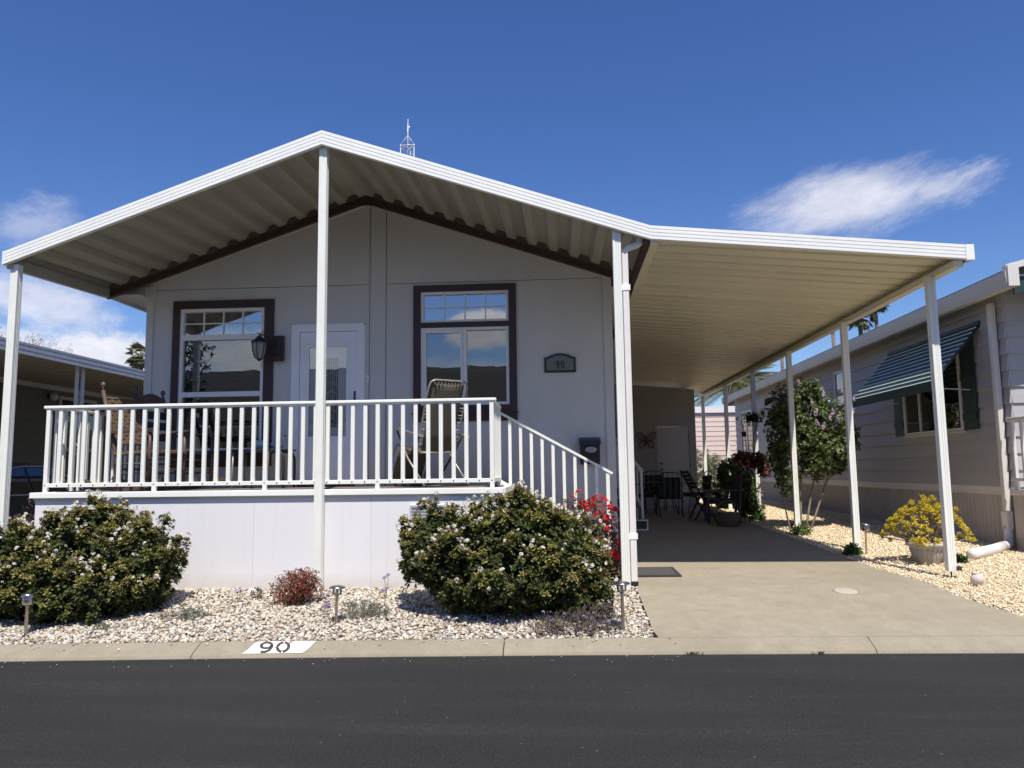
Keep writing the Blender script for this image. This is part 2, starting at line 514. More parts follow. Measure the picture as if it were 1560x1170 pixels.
M['across_roof'] = pm('house_across_roof', (.035, .033, .032), .95, .3, 3.)
M['door_inner'] = pm('inner_door_paint', (.85, .83, .78), .5, .03, 4.)
M['across_wall'] = pm('house_across_wall', (.40, .38, .36), .7, .05, 2.)

def asphalt():
    m, g, b, out = new_mat('asphalt')
    tc = g.n('ShaderNodeTexCoord'); v = tc.outputs['Object']
    big = g.noise(v, .55, 5, .6); mid = g.noise(v, 7, 5, .65); fine = g.noise(v, 110, 3, .7)
    mp = g.n('ShaderNodeMapping'); g.link(v, mp.inputs[0]); mp.inputs['Scale'].default_value = (.25, 2.2, 1)
    streaks = g.noise(mp.outputs[0], 1.6, 5, .6)
    c = g.ramp(fine, [(.28, (.008, .008, .0085)), (.5, (.020, .020, .021)), (.75, (.055, .054, .053))])
    agg = g.noise(v, 52, 3, .8)
    c = g.mix(g.mapr(agg, .52, .72, 0, .55), c, (.058, .057, .055))
    c = g.mix(g.mapr(agg, .46, .30, 0, .6), c, (.008, .008, .009))
    c = g.mix(g.mapr(big, .35, .7, 0, .40), c, (.036, .035, .034))
    c = g.mix(g.m('MULTIPLY', g.mapr(streaks, .46, .76, 0, .55), g.mapr(g.noise(v, 24, 4, .7), .38, .62)), c, (.060, .055, .051))
    c = g.mix(g.mapr(mid, .60, .8, 0, .3), c, (.014, .014, .0155))
    vo = g.n('ShaderNodeTexVoronoi'); g.link(v, vo.inputs['Vector']); vo.inputs['Scale'].default_value = 13
    vcol = g.n('ShaderNodeSeparateColor'); g.link(vo.outputs['Color'], vcol.inputs[0])
    chip = g.m('MULTIPLY', g.m('LESS_THAN', vo.outputs['Distance'], .075), g.m('GREATER_THAN', vcol.outputs[0], .84))
    c = g.mix(g.m('MULTIPLY', chip, .8), c, (.17, .16, .15))
    g.put(b.inputs['Base Color'], c)
    b.inputs['Roughness'].default_value = .9; b.inputs['Specular IOR Level'].default_value = .25
    bp = g.n('ShaderNodeBump'); bp.inputs['Strength'].default_value = .5; bp.inputs['Distance'].default_value = .006
    g.link(fine, bp.inputs['Height']); g.link(bp.outputs[0], b.inputs['Normal'])
    return m
M['asphalt'] = asphalt()

def concrete(name, base, warm=.0):
    m, g, b, out = new_mat(name)
    tc = g.n('ShaderNodeTexCoord'); v = tc.outputs['Object']
    big = g.noise(v, .9, 6, .65); mid = g.noise(v, 6, 6, .7); fine = g.noise(v, 130, 3, .7)
    k = lambda s: tuple(c * s for c in base)
    c = g.ramp(mid, [(.25, k(.82)), (.75, k(1.10))])
    c = g.mix(g.mapr(big, .48, .72, 0, .45), c, (base[0] * .72, base[1] * .70, base[2] * .64))
    c = g.mix(g.mapr(fine, .60, .78, 0, .5), c, k(.55))
    c = g.mix(g.mapr(fine, .40, .22, 0, .35), c, k(1.35))
    mpt = g.n('ShaderNodeMapping'); g.link(v, mpt.inputs[0]); mpt.inputs['Scale'].default_value = (1.6, .22, 1)
    tr_ = g.noise(mpt.outputs[0], 1.1, 4, .6)
    c = g.mix(g.mapr(tr_, .50, .72, 0, .28), c, k(.70))
    med = g.noise(v, 38, 4, .75)
    c = g.mix(g.mapr(med, .52, .72, 0, .30), c, k(.66)); c = g.mix(g.mapr(med, .46, .30, 0, .25), c, k(1.28))
    spots = g.noise(v, 3.1, 2, .4)
    c = g.mix(g.mapr(spots, .70, .74, 0, .35), c, k(.6))
    g.put(b.inputs['Base Color'], c); b.inputs['Roughness'].default_value = .88; b.inputs['Specular IOR Level'].default_value = .25
    bp = g.n('ShaderNodeBump'); bp.inputs['Strength'].default_value = .35; bp.inputs['Distance'].default_value = .005
    g.link(g.m('ADD', fine, mid), bp.inputs['Height']); g.link(bp.outputs[0], b.inputs['Normal'])
    return m
M['drive'] = concrete('driveway_concrete', (.355, .310, .232))
M['kerb'] = concrete('kerb_concrete', (.325, .285, .215))
M['kerb_paint'] = pm('kerb_white_paint', (.74, .71, .64), .7, .06, 14., bump=.3, bscale=80, grime=.25, dirt=(.45, .41, .35))
M['digit_paint'] = pm('stencil_black_paint', (.05, .052, .062), .75, .3, 30., bump=.2)
M['soil_bed'] = pm('bed_soil', (.30, .25, .20), .95, .35, 30., bump=.6, bscale=60)
M['tan_bed'] = pm('tan_gravel_bed', (.64, .52, .35), .95, .3, 45., bump=.9, bscale=90)
M['dry_ground'] = pm('dry_ground', (.20, .17, .12), .95, .3, .4, bump=.4)
M['pebble'] = stone_mat('white_pebbles', [(0, (.62, .57, .48)), (.18, (.48, .41, .32)), (.34, (.74, .70, .62)), (.48, (.38, .32, .25)), (.60, (.58, .50, .39)), (.74, (.30, .285, .27)), (.85, (.70, .64, .54)), (.95, (.44, .30, .20))])
M['tan_chip'] = stone_mat('tan_chips', [(0, (.86, .72, .50)), (.25, (.78, .63, .41)), (.45, (.88, .79, .58)), (.65, (.82, .68, .46)), (.82, (.62, .47, .30)), (.92, (.90, .85, .72))])

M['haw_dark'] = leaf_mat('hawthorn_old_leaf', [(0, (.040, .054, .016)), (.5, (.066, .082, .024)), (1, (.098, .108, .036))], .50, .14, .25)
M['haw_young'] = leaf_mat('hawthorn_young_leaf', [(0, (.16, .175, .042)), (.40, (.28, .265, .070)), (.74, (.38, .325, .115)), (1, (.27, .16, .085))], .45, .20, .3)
M['petal_white'] = leaf_mat('white_petal', [(0, (.74, .70, .60)), (.6, (.84, .81, .73)), (1, (.80, .70, .62))], .6, .2, .2)
M['petal_red'] = leaf_mat('red_petal', [(0, (.62, .030, .022)), (.6, (.80, .055, .035)), (1, (.70, .05, .09))], .55, .25, .2)
M['ger_leaf'] = leaf_mat('geranium_leaf', [(0, (.07, .085, .03)), (.5, (.13, .07, .04)), (1, (.20, .06, .045))], .55, .2)
M['nandina'] = leaf_mat('nandina_leaf', [(0, (.055, .07, .026)), (.3, (.15, .055, .032)), (.62, (.26, .045, .032)), (1, (.36, .10, .045))], .5, .2)
M['santolina'] = leaf_mat('grey_leaf', [(0, (.10, .115, .085)), (.6, (.19, .205, .16)), (1, (.25, .24, .20))], .8, .1, .2)
M['heath'] = leaf_mat('brown_heath_leaf', [(0, (.085, .062, .048)), (.5, (.14, .105, .085)), (.8, (.17, .15, .11)), (1, (.26, .20, .22))], .8, .1, .2)
M['petal_purple'] = leaf_mat('purple_petal', [(0, (.34, .26, .46)), (1, (.50, .42, .60))], .6, .25, .2)
M['petal_pink'] = leaf_mat('rose_petal', [(0, (.72, .10, .14)), (.5, (.80, .16, .17)), (1, (.85, .28, .30))], .6, .25, .2)
M['lilac_leaf'] = leaf_mat('lilac_leaf', [(0, (.055, .080, .024)), (.5, (.10, .140, .042)), (1, (.16, .195, .065))], .42, .22)
M['lilac_bloom'] = leaf_mat('lilac_bloom', [(0, (.56, .40, .54)), (.6, (.68, .52, .64)), (1, (.76, .64, .72))], .6, .2, .2)
M['succ_leaf'] = leaf_mat('yellow_succulent_leaf', [(0, (.48, .46, .05)), (.5, (.70, .60, .06)), (.85, (.74, .50, .07)), (1, (.42, .42, .07))], .4, .25)
M['weed'] = leaf_mat('weed_leaf', [(0, (.055, .11, .022)), (1, (.11, .19, .04))], .5, .25)
M['hedge'] = leaf_mat('hedge_leaf', [(0, (.05, .07, .025)), (.6, (.10, .125, .05)), (1, (.15, .16, .075))], .55, .2)
M['bush_green'] = leaf_mat('bright_bush_leaf', [(0, (.05, .10, .02)), (1, (.12, .19, .045))], .45, .25)
M['ivy'] = leaf_mat('dark_vine_leaf', [(0, (.014, .026, .011)), (1, (.035, .052, .020))], .45, .15)
M['palm_leaf'] = leaf_mat('palm_frond', [(0, (.055, .070, .028)), (.6, (.095, .11, .042)), (1, (.16, .15, .07))], .5, .15)
M['purple_shrub'] = leaf_mat('dusky_shrub_leaf', [(0, (.05, .035, .035)), (.6, (.08, .055, .052)), (1, (.16, .11, .11))], .55, .15)
M['twig'] = pm('bare_twig', (.20, .165, .125), .85, .2, 10.)
M['bud'] = leaf_mat('spring_bud_leaf', [(0, (.20, .21, .10)), (1, (.30, .29, .15))], .6, .25)
M['dead_leaf'] = leaf_mat('dead_leaf', [(0, (.14, .075, .04)), (.6, (.24, .14, .075)), (1, (.34, .25, .15))], .7, .1, .2)

# rain splash: soil thrown up along the foot of the skirting
_t = M['deck_skirt'].node_tree; _g = NG(_t)
_b = next(n for n in _t.nodes if n.type == 'BSDF_PRINCIPLED'); _src = _b.inputs['Base Color'].links[0].from_socket
_tc = _g.n('ShaderNodeTexCoord'); _sp = _g.n('ShaderNodeSeparateXYZ'); _g.link(_tc.outputs['Object'], _sp.inputs[0])
_h = _g.m('ADD', _sp.outputs[2], _g.m('MULTIPLY', _g.noise(_tc.outputs['Object'], 9, 5, .7), -.16))
_c = _g.mix(_g.mapr(_h, .10, -.05, 0, .45), _src, (.50, .44, .36))
_mp = _g.n('ShaderNodeMapping'); _g.link(_tc.outputs['Object'], _mp.inputs[0]); _mp.inputs['Scale'].default_value = (14, 14, .7)
_c = _g.mix(_g.mapr(_g.noise(_mp.outputs[0], 1.0, 4, .6), .58, .75, 0, .16), _c, (.56, .52, .48))
_g.link(_c, _b.inputs['Base Color'])

# ------------------------------------------------------------------ ground, road, kerb, driveway, gravel
def grid(xs, ys, zf):
    X, Y = np.meshgrid(xs, ys)
    Z = zf(X, Y)
    V = np.stack([X, Y, Z], -1).reshape(-1, 3)
    nx, ny = len(xs), len(ys)
    i = np.arange(nx * ny).reshape(ny, nx)
    F = np.stack([i[:-1, :-1], i[:-1, 1:], i[1:, 1:], i[1:, :-1]], -1).reshape(-1, 4)
    return V, F

m = MB(); m.add([(-2500, -2500, -.12), (2500, -2500, -.12), (2500, 2500, -.12), (-2500, 2500, -.12)], [(0, 1, 2, 3)])
m.build('ground', M['dry_ground'], kind='structure')
V, F = grid(np.concatenate([np.linspace(-60, -9, 12), np.linspace(-8, 8, 33), np.linspace(9, 60, 12)]),
            np.concatenate([np.linspace(0, 1, 12), np.linspace(1.4, 26, 16)]), lambda X, Y: X * 0)
Yk = kerb_back(V[:, 0]) + .02
V[:, 1] = Yk + V[:, 1] * 2.6
V[:, 2] = G(V[:, 0], V[:, 1]) - .07
np_obj('terrain', V, F, M['dry_ground'], kind='structure')

xs = np.concatenate([np.linspace(-250, -10, 13), np.linspace(-9, 9, 37), np.linspace(10, 250, 13)])
V, F = grid(xs, np.array([0, .5, 1.]), lambda X, Y: X * 0)
V[:, 1] = -4.6 + V[:, 1] * (kerb_front(V[:, 0]) + .02 + 4.6)
np_obj('road', V, F, M['asphalt'], kind='structure')

kerb = bpy.data.objects.new('kerb', None); C.objects.link(kerb); kerb['kind'] = 'structure'
def kerb_seg(x0, x1, jag=0.0):
    n = max(2, int((x1 - x0) / .5) + 1)
    path = []
    for i, X in enumerate(np.linspace(x0, x1, n)):
        sk = 0.0
        yf = float(kerb_front(X))
        w = .19
        prof = [(0, -.12), (0, .004), (.012, .022), (.045, .040), (.12, .068), (.175, .088), (.19, .090), (.19, -.12)]
        ring = []
        for dy, z in prof:
            xo = 0
            if jag and i in (0, n - 1):
                xo = jag * (dy - .1) / .1 * .055
            ring.append((X + xo, yf + dy, z))
        path.append(ring)
    b = MB().strip(None, path)
    b.build('kerb_segment', M['kerb'], kerb)
for a, b_ in ((-60, -20), (-20, -8.3), (-8.294, -2.905), (-2.898, -.487), (-.478, 2.36), (2.366, 5.2), (5.206, 20), (20, 60)):
    kerb_seg(a, b_, 1.0 if False else 0.0)

def stroke(pts, w, closed=False):
    """flat 2D stroke polygon as quads (list of quads of 2D points)"""
    P = [np.array(p, float) for p in pts]; n = len(P); L = []
    for i in range(n):
        a = P[i - 1] if (closed or i > 0) else P[i]
        c = P[(i + 1) % n] if (closed or i < n - 1) else P[i]
        d = (c - a) / max(1e-9, np.linalg.norm(c - a)); nn = np.array([-d[1], d[0]])
        L.append((P[i] + nn * w / 2, P[i] - nn * w / 2))
    q = []
    for i in range(n if closed else n - 1):
        j = (i + 1) % n
        q.append([L[i][0], L[i][1], L[j][1], L[j][0]])
    return q
def ell(cx, cy, rx, ry, a0, a1, n=12):
    return [(cx + rx * math.cos(R(a0 + (a1 - a0) * i / n)), cy + ry * math.sin(R(a0 + (a1 - a0) * i / n))) for i in range(n + 1)]

# painted number on the kerb: a white patch, stencilled digits 90 (stencil bridges left open)
num = thing('kerb_number', 'white painted patch on the kerb with black stencilled number 90', 'painted number', (-2.2, float(kerb_front(-2.2)) + .1, .06))
def kpt(X, s, lift):
    """point on the sloping kerb face; s = 0 at the road, 1 at the back"""
    yf = float(kerb_front(X))
    prof = [(.012, .022), (.045, .040), (.12, .068), (.175, .088)]
    d = .014 + s * (.172 - .014)
    z = np.interp(d, [p[0] for p in prof], [p[1] for p in prof])
    return (X, yf + d - lift * .45, z + lift)
mb = MB()
xsL = np.linspace(0, 1, 9)
ss = np.linspace(.06, 1.0, 7)
vs = []; fs = []
for j, s in enumerate(ss):
    for i, t in enumerate(xsL):
        X = -2.52 + .075 * s + t * (.475 + .0 * s) + (.008 * math.sin(i * 3.1 + j) if i in (0, 8) else 0)
        vs.append(kpt(X, s, .0045))
for j in range(6):
    for i in range(8):
        a = j * 9 + i; fs.append((a, a + 1, a + 10, a + 9))
mb.add(vs, fs); mb.build('paint_patch', M['kerb_paint'], num)
def kdigit(quads, x0):
    """digit quads in metres: u along the kerb, v up the slope"""
    b = MB()
    for q in quads:
        vs = []
        for u, v in q:
            s = .11 + v / .172
            vs.append(kpt(x0 + u + .035 - .035 * s, s, .0075))
        b.add(vs, [(0, 1, 2, 3)])
    return b
w = .024
nine = stroke(ell(.046, .094, .042, .040, 0, 360, 18)[:-1], w, True) + stroke([(.088, .094), (.087, .058), (.074, .022), (.046, .006), (.012, .006)], w)
zero = stroke(ell(.050, .070, .044, .064, 96, 264, 14), w) + stroke(ell(.050, .070, .044, .064, -84, 84, 14), w)
kdigit(nine, -2.415).build('digit', M['digit_paint'], num)
kdigit(zero, -2.285).build('digit', M['digit_paint'], num)

# driveway: poured slabs with open joints
drive = bpy.data.objects.new('driveway', None); C.objects.link(drive); drive['kind'] = 'structure'
def dr_edge(Y):
    return float(np.interp(Y, [6.35, 6.9, 7.6, 9.1, 11, 16, 23], [4.15, 3.86, 3.62, 3.50, 3.56, 3.58, 3.55]))
def dl_edge(Y):
    return float(np.interp(Y, [6.35, 6.5, 8.0, 9.8, 9.9, 23], [.74, .715, .715, .70, .55, .55]))
def slab(y0, y1, front=False):
    ys = np.linspace(y0, y1, max(2, int((y1 - y0) / .3) + 1)); nt = 13
    if front: ys = np.concatenate([[6.36], np.linspace(6.55, y1, 13)])
    top = []; bot = []
    for j, Y in enumerate(ys):
        for t in np.linspace(0, 1, nt):
            X = dl_edge(Y) + t * (dr_edge(Y) - dl_edge(Y))
            Yy = Y if not (front and j == 0) else float(kerb_back(X)) + .004
            z = Gf(X, Yy)
            top.append((X, Yy, z)); bot.append((X, Yy, z - .12))
    n = len(top); ny = len(ys); fs = []
    for j in range(ny - 1):
        for i in range(nt - 1):
            a = j * nt + i
            fs.append((a, a + 1, a + nt + 1, a + nt)); fs.append((n + a, n + a + nt, n + a + nt + 1, n + a + 1))
    for i in range(nt - 1):
        fs.append((i + 1, i, n + i, n + i + 1)); a = (ny - 1) * nt + i; fs.append((a, a + 1, n + a + 1, n + a))
    for j in range(ny - 1):
        a = j * nt; fs.append((a, a + nt, n + a + nt, n + a)); a = j * nt + nt - 1; fs.append((a + nt, a, n + a, n + a + nt))
    MB().add(top + bot, fs).build('concrete_slab', M['drive'], drive)
slab(6.36, 9.98, True); slab(9.99, 12.3); slab(12.31, 15.6); slab(15.61, 19.2); slab(19.21, 22.9)

# beds under the loose stone
def bed(name, x0f, x1f, ys, mat, dz=-.025):
    vs = []; nt = 12
    for j, Y in enumerate(ys):
        for t in np.linspace(0, 1, nt):
            X = x0f(Y) + t * (x1f(Y) - x0f(Y))
            kb = float(kerb_back(X)) + .002; Yy = kb + (Y - ys[0]) / (ys[-1] - ys[0]) * (ys[-1] - kb)
            vs.append((X, Yy, Gf(X, Yy) + dz))
    fs = [(j * nt + i, j * nt + i + 1, (j + 1) * nt + i + 1, (j + 1) * nt + i) for j in range(len(ys) - 1) for i in range(nt - 1)]
    MB().add(vs, fs).build(name, mat, kind='structure')
bed('gravel_bed', lambda Y: -9.5, lambda Y: .705, np.linspace(6.05, 8.3, 12), M['soil_bed'])
bed('gravel_yard', lambda Y: dr_edge(Y) + .004, lambda Y: 6.4, np.linspace(6.3, 27, 40), M['tan_bed'], -.012)

ICO = None
def ico():
    t = (1 + 5 ** .5) / 2
    v = np.array([(-1, t, 0), (1, t, 0), (-1, -t, 0), (1, -t, 0), (0, -1, t), (0, 1, t), (0, -1, -t), (0, 1, -t), (t, 0, -1), (t, 0, 1), (-t, 0, -1), (-t, 0, 1)], float)
    v /= np.linalg.norm(v[0])
    f = np.array([(0, 11, 5), (0, 5, 1), (0, 1, 7), (0, 7, 10), (0, 10, 11), (1, 5, 9), (5, 11, 4), (11, 10, 2), (10, 7, 6), (7, 1, 8), (3, 9, 4), (3, 4, 2), (3, 2, 6), (3, 6, 8), (3, 8, 9), (4, 9, 5), (2, 4, 11), (6, 2, 10), (8, 6, 7), (9, 8, 1)])
    return v, f
def octa():
    v = np.array([(1, 0, 0), (-1, 0, 0), (0, 1, 0), (0, -1, 0), (0, 0, 1), (0, 0, -1)], float)
    f = np.array([(0, 2, 4), (2, 1, 4), (1, 3, 4), (3, 0, 4), (2, 0, 5), (1, 2, 5), (3, 1, 5), (0, 3, 5)])
    return v, f
def rand_rot(n):
    q = rng.normal(size=(n, 4)); q /= np.linalg.norm(q, axis=1)[:, None]
    w, x, y, z = q.T
    return np.stack([np.stack([1 - 2 * (y * y + z * z), 2 * (x * y - z * w), 2 * (x * z + y * w)], -1),
                     np.stack([2 * (x * y + z * w), 1 - 2 * (x * x + z * z), 2 * (y * z - x * w)], -1),
                     np.stack([2 * (x * z - y * w), 2 * (y * z + x * w), 1 - 2 * (x * x + y * y)], -1)], 1)
def stones(name, pts, sizes, mat, base=ico, flat=.7):
    bv, bf = base(); n = len(pts)
    sc3 = sizes[:, None] * np.stack([rng.uniform(.8, 1.25, n), rng.uniform(.7, 1.1, n), rng.uniform(.5, .85, n)], -1)
    V = bv[None] * (1 + rng.normal(0, .10, (n, len(bv), 1))) * sc3[:, None, :]
    V = np.einsum('nij,nkj->nki', rand_rot(n), V)
    V[:, :, 2] *= flat
    V += pts[:, None, :]
    F = bf[None] + (np.arange(n) * len(bv))[:, None, None]
    return np_obj(name, V.reshape(-1, 3), F.reshape(-1, 3), mat, kind='stuff', label=None) if False else np_obj(name, V.reshape(-1, 3), F.reshape(-1, 3), mat, kind='stuff')

n = 36000
X = rng.uniform(-7.6, .75, n); Yt = rng.uniform(0, 1, n)
Yb = kerb_back(X) + .012
Y = Yb + Yt * (8.18 - Yb)
keep = (X < .70 + rng.normal(0, .012, n)) & ~((X < -5.7) & (rng.random(n) < .4))
X, Y = X[keep], Y[keep]
sz = np.clip(rng.normal(.0145, .0048, len(X)), .006, .032)
Z = G(X, Y) - .02 + sz * .45 + rng.uniform(0, .014, len(X))
gr = stones('white_gravel', np.stack([X, Y, Z], -1), sz, M['pebble'])
# a few stones that have rolled onto kerb, driveway and road edge
xr = rng.uniform(-5, .9, 150); _k = rng.random(150) < .3; yr = np.where(_k, kerb_front(xr) + rng.uniform(-.25, .0, 150), kerb_back(xr) - rng.random(150) ** 2 * .12)
zr = np.where(_k, .006, np.interp(yr - kerb_front(xr), [.012, .045, .12, .175], [.022, .040, .068, .088]) + .006)
n2 = 38000
Y2 = 6.6 + (rng.random(n2) ** 1.9) * 15.0
E_ = np.array([dr_edge(y) for y in Y2])
X2 = E_ - .02 + rng.random(n2) * (6.05 - E_)
s2 = np.clip(rng.normal(.0125, .004, n2), .006, .028) * np.interp(Y2, [6, 20], [1, 1.5])
Z2 = G(X2, Y2) - .012 + s2 * .4 + rng.uniform(0, .012, n2)
stones('tan_gravel', np.stack([X2, Y2, Z2], -1), s2, M['tan_chip'], octa)
stones('loose_pebbles', np.stack([xr, yr, zr], -1), np.where(_k, .005, np.clip(rng.normal(.009, .004, 150), .004, .018)), M['pebble'])

# ------------------------------------------------------------------ the house
HY = 10.05                       # front wall plane
XL, XR, XC = -5.595, .68, -2.517
def wall_top(X): return 5.055 - .338 * abs(X - XC)
house = thing('mobile_home', 'grey single storey house number 90 with dark brown window trim under a gabled awning', 'house', (XC, HY, .25))

def panel(name, poly_x0, poly_x1, zb, ztop, holes, y0, y1, mat, parent):
    """wall sheet between x0..x1 and zb..ztop(x) with rectangular holes"""
    xs = sorted(set([poly_x0, poly_x1] + [h[0] for h in holes] + [h[1] for h in holes] + ([XC] if poly_x0 < XC < poly_x1 else [])))
    b = MB()
    for xa, xb in zip(xs[:-1], xs[1:]):
        hs = sorted([h for h in holes if h[0] <= xa + 1e-6 and h[1] >= xb - 1e-6], key=lambda h: h[2])
        z = zb
        for h in hs:
            if h[2] > z: b.box((xa, y0, z), (xb, y1, h[2]))
            z = h[3]
        zt = ztop if callable(ztop) else (lambda X: ztop)
        b.prism([(xa, z), (xb, z), (xb, zt(xb)), (xa, zt(xa))], 'y', y0, y1)
    return b.build(name, mat, parent)

ZS = 3.93
WL = (-5.13, -3.96, 1.72, 3.655)       # left window opening
WRT = (-1.835, -.665, 3.385, 3.80)     # right transom
WRS = (-1.835, -.665, 2.28, 3.315)     # right slider
DR = (-3.47, -2.70, 1.26, 3.30)
panel('wall_panel', XL + .02, -2.535, .28, ZS - .004, [WL, DR], HY, HY + .10, M['wall_grey'], house)
panel('wall_panel', -2.30, XR - .02, .28, ZS - .004, [WRT, WRS], HY, HY + .10, M['wall_grey'], house)
panel('wall_panel', XL + .02, -2.535, ZS + .004, wall_top, [], HY, HY + .10, M['wall_grey'], house)
panel('wall_panel', -2.30, XR - .02, ZS + .004, wall_top, [], HY, HY + .10, M['wall_grey'], house)
b = MB(); b.prism([(-2.56, .28), (-2.28, .28), (-2.28, wall_top(-2.28)), (XC, wall_top(XC)), (-2.56, wall_top(-2.56))], 'y', HY + .02, HY + .12)
b.box((XL + .03, HY + .03, ZS - .02), (-2.56, HY + .09, ZS + .02)); b.box((-2.28, HY + .03, ZS - .02), (XR - .03, HY + .09, ZS + .02))
b.build('wall_backing', M['wall_grey'], house)
b = MB(); b.prism([(-2.517, .28), (-2.312, .28), (-2.312, wall_top(-2.312)), (-2.517, wall_top(-2.517))], 'y', HY - .010, HY + .02); b.build('batten', M['wall_grey'], house)
for x0, x1 in ((XL - .012, XL + .085), (XR - .10, XR + .012)):
    MB().box((x0, HY - .018, .26), (x1, HY + .075, wall_top(min(max(x0, XL), XR)) - .03)).build('corner_trim', M['trim_grey'], house)
# side walls, back wall, floor and roof
MB().box((XL, HY + .076, .26), (XL + .1, 21.0, 3.98)).build('side_wall', M['wall_grey'], house)
MB().box((XR - .1, HY + .076, .26), (XR, 21.0, 3.98)).build('side_wall', M['wall_grey'], house)
b = MB(); b.prism([(XL + .1, .26), (XR - .1, .26), (XR - .1, 4.0), (XC, 5.0), (XL + .1, 4.0)], 'y', 20.9, 21.0); b.build('rear_wall', M['wall_grey'], house)
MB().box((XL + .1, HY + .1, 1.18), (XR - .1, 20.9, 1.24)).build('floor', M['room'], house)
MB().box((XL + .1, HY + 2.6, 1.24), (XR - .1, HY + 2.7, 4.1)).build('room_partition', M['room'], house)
b = MB(); Y0 = 9.76
b.prism([(-5.98, 3.885), (XC, 5.06), (.95, 3.885), (.95, 3.96), (XC, 5.13), (-5.98, 3.96)], 'y', 9.80, 21.2); b.build('roof', M['roof_shingle'], house)
# soffit strips under the front overhang and dark brown rake boards
for s in (-1, 1):
    xe = XC + s * 3.40
    b = MB(); b.prism([(XC, 5.052), (xe, 5.052 - .338 * 3.40), (xe, 5.040 - .338 * 3.40), (XC, 5.040)], 'y', 9.80, HY + .02); b.build('soffit', M['trim_grey'], house)
    xe = XC + s * 3.49
    b = MB(); b.prism([(XC, 5.045), (xe, 5.045 - .342 * 3.49), (xe, 4.956 - .342 * 3.49), (XC, 4.956)], 'y', 9.74, 9.80); b.build('rake_board', M['brown_trim'], house)
    b = MB(); b.prism([(XC, 5.17), (xe, 5.165 - .338 * 3.49), (xe, 5.046 - .342 * 3.49), (XC, 5.046)], 'y', 9.752, 9.785); b.build('gap_shade_strip', M['gap_shade'], house)  # added dark strip: its colour stands for the shaded gaps above the rake
b = MB(); b.box((XC - .09, 9.73, 4.915), (XC + .09, 9.7395, 5.02)); b.build('ridge_block', M['brown_trim'], house)
MB().box((.925, 9.82, 3.70), (.955, 21.0, 3.86)).build('eave_board', M['brown_trim'], house)
MB().box((-5.99, 9.82, 3.77), (-5.96, 21.0, 3.87)).build('eave_board', M['trim_grey'], house)
MB().box((-5.955, 9.83, 3.82), (XL, 21.0, 3.835)).build('eave_soffit', M['trim_grey'], house)
MB().box((-5.958, 10.0, 3.836), (XL - .013, 10.06, 3.97)).build('eave_return', M['trim_grey'], house)
MB().box((XR, HY, 3.80), (.92, 21.0, 3.815)).build('eave_soffit', M['trim_grey'], house)

def trim_frame(parent, x0, x1, z0, z1, w, y0, y1, mat, name, wl=None, sill=None):
    b = MB()
    wr = w; wl = wl or w
    b.box((x0 - wl, y0, z0 - w), (x0, y1, z1 + w)); b.box((x1, y0, z0 - w), (x1 + wr, y1, z1 + w))
    b.box((x0, y0, z1), (x1, y1, z1 + w)); b.box((x0, y0, z0 - w), (x1, y1, z0))
    return b.build(name, mat, parent)

def sash(b, x0, x1, z0, z1, w, y0, y1):
    b.box((x0, y0, z0), (x0 + w, y1, z1)); b.box((x1 - w, y0, z0), (x1, y1, z1))
    b.box((x0 + w, y0, z1 - w), (x1 - w, y1, z1)); b.box((x0 + w, y0, z0), (x1 - w, y1, z0 + w))

def pane(win, x0, x1, z0, z1, y, mat='glass'):
    MB().box((x0, y, z0), (x1, y + .005, z1)).build('pane', M[mat], win)
def muntins(win, x0, x1, z0, z1, nx, nz, y):
    b = MB()
    for i in range(1, nx):
        x = x0 + (x1 - x0) * i / nx; b.box((x - .008, y - .006, z0), (x + .008, y + .012, z1))
    for k in range(1, nz):
        z = z0 + (z1 - z0) * k / nz; b.box((x0, y - .004, z - .008), (x1, y + .010, z + .008))
    b.build('muntin', M['vinyl'], win)
def blinds(win, x0, x1, z0, z1, y, gap=.048, tilt=.6):
    b = MB(); z = z1
    b.box((x0, y - .02, z1), (x1, y + .02, z1 + .04))
    while z > z0:
        b.bar((x0, y, z), (x1, y, z), .046, .003, up=(0, math.sin(tilt), math.cos(tilt))); z -= gap
    b.build('blind', M['blind'], win, kind='stuff')

# left window: transom, fixed pane, lower pane
x0, x1, z0, z1 = WL
w1 = MB(); sash(w1, x0, x1, z0, z1, .045, HY - .012, HY + .07)
w1.box((x0 + .045, HY - .012, 3.225), (x1 - .045, HY + .07, 3.30)); w1.box((x0 + .045, HY - .008, 2.455), (x1 - .045, HY + .07, 2.52))
w1 = w1.build('window', M['vinyl'], house, label='tall window with a gridded transom behind the rocking chairs')
b = MB(); t = .115
b.box((x0 - .10, HY - .028, 1.52), (x0, HY, z1 + .11)); b.box((x1, HY - .028, 1.52), (x1 + .13, HY, z1 + .11))
b.box((x0, HY - .028, z1), (x1, HY, z1 + .11)); b.box((x0, HY - .028, 1.52), (x1, HY, z0))
b.box((x0 - .12, HY - .05, 1.70), (x1 + .15, HY - .028, 1.735))
b.build('window_trim', M['brown_trim'], w1)
pane(w1, x0 + .045, x1 - .045, 3.30, z1 - .045, HY + .03, 'glass_high'); pane(w1, x0 + .045, x1 - .045, 2.52, 3.225, HY + .03); pane(w1, x0 + .045, x1 - .045, z0 + .045, 2.455, HY + .036)
muntins(w1, x0 + .045, x1 - .045, 3.30, z1 - .045, 4, 2, HY + .022)
blinds(w1, x0 + .05, x1 - .05, z0 + .05, 3.15, HY + .12, .05, .5)
